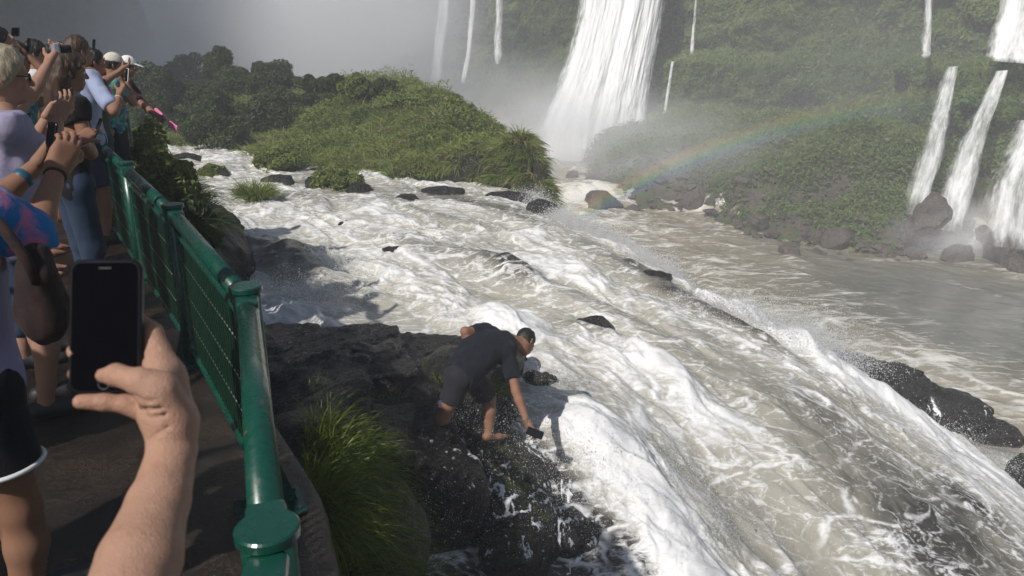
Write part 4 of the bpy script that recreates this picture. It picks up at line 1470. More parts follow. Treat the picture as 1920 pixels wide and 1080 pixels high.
q1, q2, q3, q4 = PZ(1580, 682, -3.14), PZ(1665, 722, -3.26), PZ(1760, 766, -3.50), PZ(1830, 800, -3.80)
rock_group('rock', 'long low black ridge rock dividing the rapids from the gorge river',
           [('e', q1, (.55, .30, .22), -.7), ('e', q2, (.75, .42, .32), -.65), ('e', q3, (.72, .40, .26), -.6), ('e', q4, (.62, .34, .22), -.6), ('e', (q1 + q2) / 2 - [0, 0, .2], (.8, .5, .4), -.65), ('e', (q3 + q2) / 2 - [0, 0, .2], (.8, .5, .4), -.6)],
           M_WETROCK, np.minimum(q1, q4) - [.8, .9, .9], np.maximum(q1, q4) + [.8, .9, .6], .03, [(.16, 1.3, (1, 1, 1.4)), (.07, 4, (1, 1, 1.6)), (.03, 10, (1, 1, 1.3))], 741)

# earth slope that carries the grass along the deck edge
rock_group('terrain', 'dark earth slope dropping from the walkway edge',
           [('e', (-1.45, 4.5, -1.25), (.52, 1.2, .72)), ('e', (-1.0, 3.4, -1.22), (.52, 1.1, .72)), ('e', (-.62, 2.4, -1.35), (.50, 1.1, .72)), ('e', (-2.9, 6.6, -1.65), (.6, 1.2, .7), .5), ('e', (-3.7, 8.1, -1.55), (.8, 1.4, .8), .5),
            ('e', (-4.9, 10.5, -1.2), (1.1, 2.2, .9), .35)],
           M_BROWNROCK, (-6.6, 1.0, -2.6), (.3, 12.8, .2),   .032, [(.16, 1.4, (1, 1, 1)), (.05, 5, (1, 1, 1.5))], 731, kind='structure')

# ------------------------------------------------------------------ long grass between deck and rocks
def clump(label, pts, seed, n, length, mat=M_CLUMP, dirn=(.55, -.25, .0), width=.0062, rad=.13, tm=.45, bend=(1.0, 1.9), up=.9):
    return grass_thing(label, [tuft(PZ(px, py, z), n, length, '', seed + i * 3, width, .6, rad=rad, dirn=dirn, seg=6, bend=bend, tm=tm, up=up) for i, (px, py, z) in enumerate(pts)], mat)


clump('upper clump of long arching grass beside the rock shelf', [(605, 855, -.45), (635, 835, -.52), (665, 850, -.58), (625, 875, -.44), (660, 890, -.52), (690, 895, -.62), (600, 815, -.52), (645, 860, -.5), (680, 925, -.6), (620, 825, -.54)], 901, 95, .42, tm=.5, up=.75, rad=.10, width=.0085)
clump('bright middle clump of long grass by the walkway edge', [(592, 915, -.27), (606, 940, -.27), (605, 965, -.28), (625, 975, -.34), (620, 1005, -.34), (640, 1015, -.40), (592, 940, -.24)], 931, 100, .36, dirn=(.40, -.2, .1), tm=.66, up=.8, rad=.08, width=.0080)  # sunlit look put into the lighter blade tint
clump('shaded lower clump of long grass hanging over the water', [(665, 965, -.58), (695, 985, -.72), (670, 1005, -.62), (700, 1035, -.80), (660, 1045, -.62), (700, 1080, -.88), (645, 1080, -.55), (720, 1010, -.88), (670, 1105, -.7), (720, 1105, -.98)], 961, 110, .42, tm=.34, up=.6, rad=.11, width=.0085)  # shade put into the darker blade tint
clump('thin sprig of grass at the bottom edge of the frame', [(800, 1085, -1.2)], 991, 60, .34, dirn=(.7, 0, .3))
clump('yellowish grass hanging from the ledge left of the man', [(790, 700, -1.10), (820, 695, -1.12), (840, 705, -1.14), (805, 735, -1.2), (835, 735, -1.22)], 1001, 110, .26, dirn=(.1, -.7, -.1), tm=.7, up=.4)
clump('small green grass fan right behind the hips of the man', [(905, 740, -1.2), (925, 735, -1.22), (845, 690, -1.1)], 1021, 110, .26, dirn=(.4, -.3, .2), tm=.6)
clump('sparse grass growing in cracks of the rock shelf', [(580, 735, -.80), (640, 745, -.86), (690, 745, -.9), (560, 700, -.86), (740, 750, -.96)], 1031, 22, .20, dirn=(.1, 0, .4), tm=.5)
for k, (px, py, d, rx, rz, lab, dk) in enumerate([(285, 312, 9.8, .50, .42, 'leafy bush outside the railing beside the leaning person', 0), (318, 352, 8.3, .42, .36, 'bright leafy bush outside the third railing panel', 0), (300, 335, 9.0, .45, .36, 'leafy bush pressed against the outside of the railing', 0),
                                             (352, 402, 7.0, .26, .26, 'dark drooping bush behind the third post cap', 1), (262, 290, 11, .5, .40, 'farthest leafy bush outside the railing', 0)]):
    b_ = bush(P(px, py, d), (rx, rx, rz), lab, 1050 + k, leaf=.085, n=7000, mat=M_DARKLEAF if dk else M_ISLGRASS, group='bushes outside the railing')
    V, f, t = tuft(P(px, py, d) - np.array([0, 0, rz * .5]), 500, .5, '', 1060 + k, .013, 1.0, rad=rx * .8, dirn=(.3, -.2, 0), bend=(1.0, 1.8), tm=.3 if dk else .5)
    mesh('blades', V, f, M_DARKLEAF if dk else M_ISLGRASS, b_, smooth=False, attrs={'tint': t})

# ---- thin white water running over the dark rocks under the man
def running_water(cen, rad, x0, x1, y0, y1, st, spots, fq, lab, up=.008):
    from mathutils.bvhtree import BVHTree
    vs, ps, off = [], [], 0
    for o in list(COL.objects):
        if o.type == 'MESH' and o.get('category') == 'rock' and (Vector(o.location) - Vector(cen)).length < rad:
            m_ = np.empty(len(o.data.vertices) * 3, np.float32)
            o.data.vertices.foreach_get('co', m_)
            m_ = m_.reshape(-1, 3) + np.array(o.location)
            vs += [Vector(v) for v in m_]
            ps += [tuple(i + off for i in p.vertices) for p in o.data.polygons]
            off += len(m_)
    tree = BVHTree.FromPolygons(vs, ps)
    X, Y = np.meshgrid(np.arange(x0, x1, st), np.arange(y0, y1, st), indexing='ij')
    D_ = np.zeros(X.shape)
    for px, py, z, r, a in spots:
        q = PZ(px, py, z)
        D_ = np.maximum(D_, a * np.exp(-((X - q[0]) ** 2 + (Y - q[1]) ** 2) / (r * r)))
    Z = riv_f(X.ravel(), Y.ravel()) + .02
    for k in np.nonzero(D_.ravel() > .03)[0]:
        h_ = tree.ray_cast(Vector((X.ravel()[k], Y.ravel()[k], 0)), Vector((0, 0, -1)), 5.5)
        if h_[0] is not None:
            Z[k] = max(Z[k], h_[0].z + up)
    Z = Z.reshape(X.shape)
    for _ in range(2):
        Z[1:-1, 1:-1] = np.maximum(Z[1:-1, 1:-1], .2 * (Z[1:-1, 1:-1] + Z[:-2, 1:-1] + Z[2:, 1:-1] + Z[1:-1, :-2] + Z[1:-1, 2:]))
    w1, w2 = fbm2(X * 4 * fq, Y * 4 * fq, 3, 801) - .5, fbm2(X * 4 * fq, Y * 4 * fq, 3, 811) - .5
    xa, ya = X + .16 / fq * w1, Y + .16 / fq * w2
    web = sst(.63, .85, rid2(xa * 10 * fq, ya * 7.5 * fq, 3, 821)) * .66 + sst(.72, .9, rid2(xa * 18 * fq, ya * 14 * fq, 3, 831)) * .5
    foam = np.where(D_ > .04, web * (.35 + .9 * D_) + .50 * (D_ - .60) + .06, -1)
    Z = Z + .02 * np.clip(foam, 0, 1)
    gf = grid_faces(*X.shape, keep=(D_.ravel() > .05))
    zr = Z.ravel()[gf]
    gf = gf[(zr.max(1) - zr.min(1)) < 3.2 * st]
    V, f, at = compact(np.stack([X.ravel(), Y.ravel(), Z.ravel()], 1), gf[:, ::-1], {'foam': foam.ravel()})
    tag(mesh('running_foam', V, f, M_FILM, attrs=at), lab, 'foam', kind='stuff')


running_water((-.3, 5.4, -1.8), 2.5, -1.0, .75, 3.9, 6.6, .013, [(815, 800, -1.45, .10, .5), (845, 845, -1.6, .15, .85), (890, 885, -1.7, .18, .9), (935, 925, -1.85, .23, 1.0), (985, 950, -1.95, .25, .95), (1040, 1000, -2.1, .28, .95), (1085, 1050, -2.2, .27, .85), (960, 990, -2.0, .24, .85), (900, 960, -1.95, .24, .7),
              (1000, 880, -1.8, .22, .75), (985, 830, -1.65, .18, .75), (950, 815, -1.5, .12, .45), (1030, 930, -1.9, .22, .7), (890, 1050, -2.1, .3, .45), (780, 900, -1.6, .12, .55), (800, 960, -1.9, .14, .5), (1000, 1060, -2.15, .3, .65), (1060, 900, -1.8, .16, .8), (1040, 730, -1.6, .22, .6), (1070, 790, -1.7, .22, .65)], 1.0, 'lacy white water running over the black rocks')
q1 = PZ(1700, 730, -3.2)
running_water(q1, 3.0, q1[0] - 1.6, q1[0] + 2.0, q1[1] - 2.2, q1[1] + 1.8, .022, [(1570, 690, -2.9, .35, .9), (1640, 735, -3.1, .35, .7), (1700, 765, -3.2, .3, .65), (1760, 785, -3.4, .35, .75), (1830, 805, -3.6, .4, .8), (1600, 665, -2.9, .25, .5), (1720, 725, -3.1, .25, .40), (1790, 760, -3.4, .25, .45)], .6, 'white water washing over the black ridge rock', .012)

# ------------------------------------------------------------------ flying spray
def drops():
    X, Y, z, fv, sd = RIVD
    pick = []
    rr = np.random.default_rng(77)
    def src(px, py, zz, n, sx, sy, h, drift=(0, 0)):
        q = PZ(px, py, zz)
        n = n * 10
        p = q + np.stack([rr.normal(0, sx, n), rr.normal(0, sy, n), np.abs(rr.normal(0, h, n))], 1)
        p[:, 0] += drift[0] * p[:, 2] * 0
        pick.append(p)
    # along the outer crest
    for a, b in zip(LIP[1:-2], LIP[2:-1]):
        n = int((9000 if a[1] > 9.8 else 1500) * np.linalg.norm(b - a))
        t = rr.random(n)[:, None]
        p = a + (b - a) * t
        hgt = np.abs(rr.normal(0, .16, n)) * (.4 + 1.2 * fbm2(p[:, 0] * 1.4, p[:, 1] * 1.4, 2, 7))
        o = rr.normal(.25, .22, n)[:, None] * np.array([.55, .83])
        p = p + o
        pick.append(np.stack([p[:, 0], p[:, 1], riv_f(p[:, 0], p[:, 1]) + hgt - .1], 1))
    for s in [(1480, 640, -2.4, 2200, .45, .35, .22), (1560, 690, -2.75, 1500, .4, .3, .18), (560, 560, -1.42, 1500, .5, .3, .12), (620, 500, -1.4, 700, .3, .2, .1), (1180, 900, -1.95, 1000, .35, .3, .10), (1080, 850, -1.75, 800, .25, .25, .12), (1280, 990, -2.25, 1000, .4, .3, .12),
              (930, 860, -1.7, 300, .3, .25, .18), (860, 800, -1.35, 90, .15, .15, .16), (960, 800, -1.4, 120, .2, .2, .18), (1040, 720, -1.6, 250, .2, .15, .12), (1000, 960, -1.95, 700, .35, .3, .14), (820, 960, -1.7, 250, .2, .25, .2), (1690, 810, -3.3, 300, .6, .2, .08), (1840, 880, -3.9, 300, .5, .2, .1), (1330, 590, -2.0, 1500, .5, .3, .15)]:
        src(*s)
    p = np.concatenate(pick)
    n = len(p)
    r = np.exp(rr.normal(math.log(.0015), .5, n)) * np.clip(np.hypot(p[:, 0], p[:, 1]) / 8, .7, 1.8)
    o = np.array([(1, 1, 1), (-1, -1, 1), (-1, 1, -1), (1, -1, -1)], float) * .8
    f = np.array([(0, 1, 3), (0, 2, 1), (0, 3, 2), (1, 2, 3)])
    st = 1 + rr.random((n, 3)) * .8
    V = (p[:, None] + o[None] * (r[:, None] * st)[:, None, :]).reshape(-1, 3)
    F_ = (np.arange(n)[:, None, None] * 4 + f[None]).reshape(-1, 3)
    tag(mesh('spray', V, F_, M_DROPS, smooth=False), 'white flying spray over the rapids', 'spray', kind='stuff')


drops()
# ------------------------------------------------------------------ people
def skin_mat(name, c, sss=0.0):
    m = Mat(name)
    g = m.coord()
    n1 = m.noise(14, 4, .6, g)
    n2 = m.noise(220, 3, .6, g)
    n3 = m.noise(4, 3, .6, g)
    n4 = m.noise(60, 4, .65, g)
    vo = m.n('TexVoronoi', {'Vector': g, 'Scale': 420.0}, feature='DISTANCE_TO_EDGE').outputs['Distance']
    col = m.mix(n1, tuple(x * .88 for x in c), tuple(x * 1.1 for x in c))
    col = m.mix(m.remap(n3, .35, .7, 0, .5), col, (c[0] * 1.0, c[1] * .80, c[2] * .76))
    col = m.mix(m.remap(n4, .55, .72, 0, .35), col, (c[0] * .78, c[1] * .62, c[2] * .55))
    nd = m.pbr(Base_Color=col, Roughness=m.remap(n2, .3, .7, .42, .66), Normal=m.bump(m.math('ADD', m.math('ADD', n2, n4), m.math('MULTIPLY', m.remap(vo, 0, .3), .6)), .55, .0014), Specular_IOR_Level=.28)
    if sss:
        nd.inputs['Subsurface Weight'].default_value = sss
        nd.inputs['Subsurface Radius'].default_value = (1.0, .35, .2)
        nd.inputs['Subsurface Scale'].default_value = .006
    return m.m


def cloth_mat(name, c, c2=None, scale=9, weave=500, rough=.88, sheen=.04):
    m = Mat(name)
    g = m.coord()
    n1 = m.noise(scale, 4, .6, g, 1.5 if c2 else 0)
    n2 = m.noise(weave, 2, .5, g)
    n3 = m.noise(16, 4, .6, g, 1.0)
    col = m.mix(m.remap(n1, .42, .58) if c2 else n1, tuple(x * (1 if c2 else .85) for x in c), c2 or tuple(min(1, x * 1.12) for x in c))
    nd = m.pbr(Base_Color=col, Roughness=rough, Normal=m.bump(m.math('ADD', m.math('MULTIPLY', n2, .25), n3), .5, .008), Specular_IOR_Level=.2, Sheen_Weight=sheen, Sheen_Roughness=.5)
    return m.m


def hair_mat(name, c):
    m = Mat(name)
    g = m.coord('Object', (1, 1, .12))
    n1 = m.noise(130, 4, .6, g)
    col = m.mix(n1, tuple(x * .5 for x in c), tuple(x * 1.6 for x in c))
    m.pbr(Base_Color=col, Roughness=.45, Normal=m.bump(n1, .9, .006), Specular_IOR_Level=.4)
    return m.m


SK1 = skin_mat('skin_light', (.36, .205, .142))
SK2 = skin_mat('skin_tan', (.28, .150, .095))
SK3 = skin_mat('skin_hand', (.42, .245, .170), .08)
M_EYE = simple('eye_white', (.75, .73, .70), .15, .02)
M_IRIS = simple('eye_iris', (.03, .02, .012), .1, .1)
M_PHONE = simple('phone_body', (.018, .018, .020), .32, .1, 60, .03, .0005, .6)
M_SCREEN = simple('phone_screen', (.003, .003, .004), .10, .1, 3, 0, spec=.05)
M_WHITEPH = simple('phone_white', (.70, .70, .70), .3, .05)
M_RUBBER = simple('dark_rubber', (.02, .02, .022), .55, .2, 60)
M_PINK = simple('pink_plastic', (.75, .20, .36), .4, .1)
M_GREYPLASTIC = simple('grey_plastic', (.3, .3, .32), .4, .1)


def ik(a, c, l1, l2, hint):
    a, c = np.array(a, float), np.array(c, float)
    d = np.linalg.norm(c - a)
    if d > (l1 + l2) * .995:
        c = a + (c - a) / d * (l1 + l2) * .995
        d = (l1 + l2) * .995
    n = (c - a) / d
    x = (l1 * l1 - l2 * l2 + d * d) / (2 * d)
    h = math.sqrt(max(l1 * l1 - x * x, 1e-6))
    v = np.array(hint, float)
    v = norm(v - n * (v @ n))
    return a + n * x + v * h, c


def hand_sdf(wrist, d, pn, side, curl=.5, sc=1.0, h=.0042, thumb=.5, spread=.16):
    """wrist point, d = finger direction, pn = palm normal, side=+1 puts the thumb at cross(d,pn)"""
    d = norm(d)
    pn = norm(np.array(pn, float) - d * (np.array(pn, float) @ d))
    sx = np.cross(d, pn) * side
    w = np.array(wrist, float)
    s = Sdf(w - .23 * sc, w + .23 * sc, h)
    L = lambda a, b, c: w + (d * a + sx * b + pn * c) * sc
    s.cap(w - d * .05 * sc, w + d * .01 * sc, .026 * sc, .026 * sc, flat=(pn, .8))
    for b0, ra in ((.026, .0135), (.009, .0140), (-.009, .0135), (-.026, .0125)):
        s.cap(L(.01, b0 * .65, 0), L(.088 - abs(b0 - .005) * .25, b0, 0), .0165 * sc, ra * sc, .014 * sc)
    s.cap(L(.012, .018, .006), L(.050, .034, .014), .019 * sc, .0145 * sc, .014 * sc)
    s.cap(L(.015, -.020, .008), L(.06, -.026, .006), .017 * sc, .013 * sc, .014 * sc)
    for j, (b0, ln, r0) in enumerate(((.0265, .072, .0092), (.0088, .080, .0095), (-.009, .074, .0091), (-.0265, .058, .0081))):
        p = L(.087 - abs(b0 - .005) * .25, b0, 0)
        ang = 0.0
        cj = curl * (1 + .12 * (j - 1))
        for q, (fr, rr, bend) in enumerate(((.46, 1.0, .75), (.30, .93, 1.15), (.24, .84, .75))):
            ang += bend * cj
            dd = d * math.cos(ang) + pn * math.sin(ang) + sx * (b0 / .027) * spread * .4 * math.cos(ang)
            e = p + norm(dd) * ln * fr * sc
            s.cap(p, e, r0 * rr * sc, r0 * rr * .92 * sc, .0035 * sc)
            p = e
    p = L(.048, .034, .012)
    dd = norm(d * .75 + sx * .75 + pn * (.35 + .6 * thumb))
    e = p + dd * .034 * sc
    s.cap(p, e, .0125 * sc, .0105 * sc, .008 * sc)
    e2 = e + norm(d * (.95 - .2 * thumb) + sx * (.30 - .6 * thumb) + pn * (.2 + .7 * thumb)) * .028 * sc
    s.cap(e, e2, .0108 * sc, .0085 * sc, .004 * sc)
    return s.mesh(), L(.075, 0, .035)


def head_sdf(c, f, u, sc=1.0, h=.0075, neck=None):
    """c centre of skull, f facing direction, u up"""
    f = norm(f)
    u = norm(np.array(u, float) - f * (np.array(u, float) @ f))
    r = np.cross(f, u)
    B = np.stack([r, f, u], 1)
    s = Sdf(np.array(c) - .24 * sc, np.array(c) + .24 * sc, h)
    L = lambda x, y, z: np.array(c) + (r * x + f * y + u * z) * sc
    s.ell(L(0, -.005, .025), np.array([.074, .094, .092]) * sc, B)
    s.ell(L(0, .028, -.045), np.array([.056, .066, .070]) * sc, B, k=.03 * sc)
    s.ell(L(0, .062, -.092), np.array([.026, .024, .022]) * sc, B, k=.025 * sc)
    s.cap(L(-.032, .080, .018), L(.032, .080, .018), .013 * sc, k=.014 * sc)
    s.cap(L(0, .090, .012), L(0, .110, -.026), .008 * sc, .0125 * sc, .010 * sc)
    for sg in (-1, 1):
        s.ell(L(sg * .013, .098, -.030), np.array([.008, .009, .007]) * sc, B, k=.006 * sc)
        s.ell(L(sg * .040, .066, -.030), np.array([.02, .018, .02]) * sc, B, k=.018 * sc)
        s.ell(L(sg * .031, .092, .003), np.array([.014, .010, .010]) * sc, B, k=.008 * sc, op='s')
        s.ell(L(sg * .078, -.006, -.010), np.array([.009, .020, .032]) * sc, B @ rotm((0, 0, 1), sg * .45), k=.005 * sc)
        s.ell(L(sg * .084, .000, -.008), np.array([.006, .010, .017]) * sc, B @ rotm((0, 0, 1), sg * .45), k=.004 * sc, op='s')
    s.cap(L(-.020, .088, -.058), L(.020, .088, -.058), .0075 * sc, k=.006 * sc)
    s.cap(L(-.017, .088, -.069), L(.017, .088, -.069), .0080 * sc, k=.006 * sc)
    s.cap(L(-.02, .0975, -.0635), L(.02, .0975, -.0635), .0022 * sc, k=.003 * sc, op='s')
    if neck is not None:
        s.cap(L(0, -.015, -.06), neck, .053 * sc, .058 * sc, .03 * sc)
    return s, L, B


def eyes(root, L, sc, B):
    for sg in (-1, 1):
        th, ph = np.meshgrid(np.linspace(0, 2 * math.pi, 14), np.linspace(.02, math.pi - .02, 9), indexing='ij')
        S_ = np.stack([np.cos(th) * np.sin(ph), np.sin(th) * np.sin(ph), np.cos(ph)], -1).reshape(-1, 3)
        e = mesh('eye', S_ * .0112 * sc + L(sg * .031, .0805, .003), grid_faces(14, 9)[:, ::-1], M_EYE, root)
        mesh('iris', S_ * .0060 * sc + L(sg * .031, .0862, .003), grid_faces(14, 9)[:, ::-1], M_IRIS, e)


def hair_mesh(c, f, u, sc, style, h=.0085, seed=1):
    f = norm(f)
    u = norm(np.array(u, float) - f * (np.array(u, float) @ f))
    r = np.cross(f, u)
    B = np.stack([r, f, u], 1)
    big = .55 if style == 'long' else .26
    s = Sdf(np.array(c) - big * sc, np.array(c) + .26 * sc, h)
    L = lambda x, y, z: np.array(c) + (r * x + f * y + u * z) * sc
    t = {'short': .010, 'crop': .006, 'full': .020, 'long': .022, 'bun': .014}[style]
    s.ell(L(0, -.008, .028), np.array([.076 + t, .094 + t, .094 + t]) * sc, B)
    if style == 'full':
        s.ell(L(0, -.055, -.02), np.array([.072, .05, .075]) * sc, B, k=.02)
    s.plane_cut(L(0, .062, .045), f * 1.0 - u * .55)
    s.plane_cut(L(0, .0, -.045), -u + f * .75)
    if style == 'long':
        s.ell(L(0, -.05, -.03), np.array([.082, .062, .10]) * sc, B, k=.03)
        dn = np.array([0, 0, -1.0])
        b0 = L(0, -.075, -.06)
        s.cap(b0, b0 + dn * .22 * sc - f * .03, .072 * sc, .055 * sc, .03)
        s.cap(L(.05, -.05, -.05), L(.05, -.05, -.05) + dn * .25 * sc, .040 * sc, .028 * sc, .03)
        s.cap(L(-.05, -.05, -.05), L(-.05, -.05, -.05) + dn * .25 * sc, .040 * sc, .028 * sc, .03)
        s.noise(.022, 14, 3, seed, (1, 1, .25))
    s.noise(.010 if style != 'crop' else .007, 34, 3, seed, (1.3, 1.3, .35))
    s.noise(.005, 90, 2, seed + 4, (1.3, 1.3, .3))
    return s.mesh()


BODYH = dict(tors=1.0)


def build_person(name_label, J, skin, scale=1.0, h=.016, hair=None, hairmat=None, shirt=None, sleeve=.45, hem=None, shorts=None, leg=.55, hands=(.5, .5), group=None, cap=None, shoes=None, watch=None, tank=False,
                 head=True, girth=1.0, seed=1, fold=.010, handdir=None, palm=None, headh=None, socks=None):
    """J: joints in world space (hip, chest, neck, head, face, up, shR, elR, wrR, shL, elL, wrL, hpR, knR, anR, hpL, knL, anL, toe)"""
    base = np.array([(J['anR'][0] + J['anL'][0]) / 2, (J['anR'][1] + J['anL'][1]) / 2, min(J['anR'][2], J['anL'][2]) - .08 * scale])
    root = thing('person', base, name_label, 'person', group)
    sc = scale
    allp = np.array([v for k, v in J.items() if k not in ('face', 'up', 'toe')])
    lo, hi = allp.min(0) - .2, allp.max(0) + .2
    spine = norm(np.array(J['neck']) - np.array(J['hip']))
    across = norm(np.array(J['shR']) - np.array(J['shL']))
    fwd = norm(np.cross(spine, across)) * -1
    fwd = np.cross(across, spine)
    fl = (norm(fwd), .68)

    def torso(s, inf, sh_inf=0.0, low=True):
        s.cap(J['hip'], J['chest'], (.150 * girth + inf) * sc, (.165 * girth + inf) * sc, .04, fl)
        s.cap(J['chest'], np.array(J['neck']) - spine * .075 * sc, (.165 * girth + inf) * sc, (.115 + inf) * sc, .05, fl)
        s.cap(np.array(J['shL']) - across * -.02, np.array(J['shR']) + across * -.02, (.062 + inf + sh_inf) * sc, None, .06)
        if low:
            s.cap(J['hpL'], J['hpR'], (.10 * girth + inf) * sc, None, .05, (norm(fwd), .95))

    s = Sdf(lo, hi, h)
    torso(s, 0)
    for q in 'LR':
        s.cap(J['sh' + q], J['el' + q], .047 * sc, .039 * sc, .035)
        m = np.array(J['el' + q]) * .72 + np.array(J['wr' + q]) * .28
        s.cap(J['el' + q], m, .038 * sc, .040 * sc, .02)
        s.cap(m, J['wr' + q], .040 * sc, .026 * sc, .02)
        s.cap(J['hp' + q], J['kn' + q], .086 * sc * girth, .056 * sc, .04)
        m = np.array(J['kn' + q]) * .68 + np.array(J['an' + q]) * .32 - norm(fwd) * .012
        s.cap(J['kn' + q], m, .053 * sc, .057 * sc, .03)
        s.cap(m, J['an' + q], .057 * sc, .036 * sc, .03)
        t = np.array(J['toe']) if np.ndim(J['toe']) == 1 else np.array(J['toe'][0 if q == 'L' else 1])
        a = np.array(J['an' + q])
        s.cap(a + [0, 0, -.035 * sc] - t * .035 * sc, a + t * .10 * sc + [0, 0, -.048 * sc], .034 * sc, .030 * sc, .03)
        s.cap(a + t * .10 * sc + [0, 0, -.050 * sc], a + t * .165 * sc + [0, 0, -.056 * sc], .030 * sc, .022 * sc, .02, (np.array([0, 0, 1.0]), .8))
    s.cap(J['chest'], J['neck'], .06 * sc, .058 * sc, .04)
    parts = [s.mesh()]
    if head:
        hs, L, B = head_sdf(J['head'], J['face'], J['up'], sc, headh or max(.007, h * .5), J['neck'])
        parts.append(hs.mesh())
    for k, q in enumerate('LR'):
        wv, ev = np.array(J['wr' + q]), np.array(J['el' + q])
        d = norm(wv - ev) if handdir is None or handdir[k] is None else handdir[k]
        pn = (norm(fwd) if palm is None or palm[k] is None else palm[k])
        if abs(np.dot(norm(pn), norm(d))) > .9:
            pn = np.array([0, 0, -1.0]) if abs(d[2]) < .8 else across
        (hv, hf), grip = hand_sdf(wv, d, pn, 1 if q == 'L' else -1, hands[k], sc, max(.0042, h * .34))
        parts.append((hv, hf))
    V, f = merge(parts)
    body = mesh('body', V, f, skin, root)
    if head:
        eyes(root, L, sc, B)
    if hair:
        V, f = hair_mesh(J['head'], J['face'], J['up'], sc, hair, seed=seed)
        mesh('hair', V, f, hairmat, root)
    if shirt:
        s = Sdf(lo, hi, h)
        inf = .020
        torso(s, inf, .006, low=hem is None or hem > .05)
        for q in 'LR':
            if not tank:
                a, b = np.array(J['sh' + q]), np.array(J['el' + q])
                e = a + (b - a) * min(sleeve, 1)
                s.cap(a, e, (.060 + inf * .4) * sc, (.064) * sc, .04)
                if sleeve > 1:
                    s.cap(b, b + (np.array(J['wr' + q]) - b) * (sleeve - 1), .056 * sc, .044 * sc, .02)
        s.cap(np.array(J['neck']) - spine * .06 * sc, np.array(J['neck']) - spine * .012 * sc, .070 * sc, .062 * sc, .03)
        s.noise(fold * 1.3, 7, 3, seed, (1.5, 1.5, .7))
        s.noise(fold * .8, 17, 3, seed + 3, (1.6, 1.6, .6))
        s.plane_cut(np.array(J['hip']) - spine * (hem if hem is not None else .16) * sc, -spine)
        s.plane_cut(np.array(J['neck']) + spine * .005 * sc, spine)
        if not tank:
            for q in 'LR':
                a, b = np.array(J['sh' + q]), np.array(J['el' + q])
                if sleeve <= 1:
                    e, dv = a + (b - a) * (sleeve + .08), norm(b - a)
                    g = s.grid()
                    dd = (g[0] - e[0]) * dv[0] + (g[1] - e[1]) * dv[1] + (g[2] - e[2]) * dv[2]
                    r2 = (g[0] - e[0]) ** 2 + (g[1] - e[1]) ** 2 + (g[2] - e[2]) ** 2
                    m = (r2 < (.125 * sc) ** 2)
                    s.F = np.where(m, np.maximum(s.F, dd.astype(np.float32)), s.F)
        V, f = s.mesh()
        mesh('shirt', V, f, shirt, root)
    if shorts:
        s = Sdf(lo, hi, h)
        s.cap(J['hip'], np.array(J['hip']) + spine * .06 * sc, (.158 * girth) * sc, None, .04, fl)
        s.cap(J['hpL'], J['hpR'], (.112 * girth) * sc, None, .05, (norm(fwd), .95))
        for q in 'LR':
            a, b = np.array(J['hp' + q]), np.array(J['kn' + q])
            if leg <= 1:
                s.cap(a, a + (b - a) * leg, .104 * sc * girth, .096 * sc, .04)
            else:
                s.cap(a, b, .100 * sc * girth, .078 * sc, .04)
                s.cap(b, b + (np.array(J['an' + q]) - b) * (leg - 1), .075 * sc, .062 * sc, .03)
        s.noise(fold * .9, 9, 3, seed + 5, (1.4, 1.4, .7))
        for q in 'LR':
            if leg <= 1:
                a, b = np.array(J['hp' + q]), np.array(J['kn' + q])
                e, dv = a + (b - a) * (leg + .03), norm(b - a)
                g = s.grid()
                dd = (g[0] - e[0]) * dv[0] + (g[1] - e[1]) * dv[1] + (g[2] - e[2]) * dv[2]
                r2 = (g[0] - e[0]) ** 2 + (g[1] - e[1]) ** 2 + (g[2] - e[2]) ** 2
                s.F = np.where(r2 < (.15 * sc) ** 2, np.maximum(s.F, dd.astype(np.float32)), s.F)
        V, f = s.mesh()
        mesh('shorts' if leg <= 1 else 'trousers', V, f, shorts, root)
    if cap:
        f_, u_ = norm(J['face']), norm(J['up'])
        r_ = np.cross(f_, u_)
        B = np.stack([r_, f_, np.cross(r_, f_)], 1)
        u_ = B[:, 2]
        s = Sdf(np.array(J['head']) - .3 * sc, np.array(J['head']) + .3 * sc, .009)
        s.ell(np.array(J['head']) + (-f_ * .005 + u_ * .030) * sc, np.array([.090, .108, .108]) * sc, B)
        s.plane_cut(np.array(J['head']) + u_ * .035 * sc, -u_)
        s.ell(np.array(J['head']) + (f_ * .125 + u_ * .045) * sc, np.array([.075, .075, .010]) * sc, B @ rotm((1, 0, 0), -.18), k=.01)
        V, f = s.mesh()
        mesh('cap', V, f, cap, root)
    if shoes:
        parts = []
        for k, q in enumerate('LR'):
            t = np.array(J['toe']) if np.ndim(J['toe']) == 1 else np.array(J['toe'][k])
            a = np.array(J['an' + q])
            s = Sdf(a - .32, a + .32, .011)
            s.cap(a + [0, 0, -.030] - t * .05, a + t * .10 + [0, 0, -.042], .046 * sc, .044 * sc, .02)
            s.cap(a + t * .08 + [0, 0, -.046], a + t * .19 + [0, 0, -.050], .043 * sc, .032 * sc, .03)
            s.plane_cut(a + [0, 0, -.082 * sc], (0, 0, -1))
            s.plane_cut(a + [0, 0, .01], (0, 0, 1))
            V, f = s.mesh()
            mesh('shoe', V, f, shoes, root)
    for wt in (watch or []):
        q, mt, fr, wd = wt
        a, b = np.array(J['el' + q]), np.array(J['wr' + q])
        c, dv = a + (b - a) * fr, norm(b - a)
        V, f = tube([c - dv * wd / 2, c - dv * wd * .35, c + dv * wd * .35, c + dv * wd / 2], [.029 * sc, .0325 * sc, .0325 * sc, .029 * sc], 20)
        wb = mesh('wristband', V, f, mt, root)
    return root


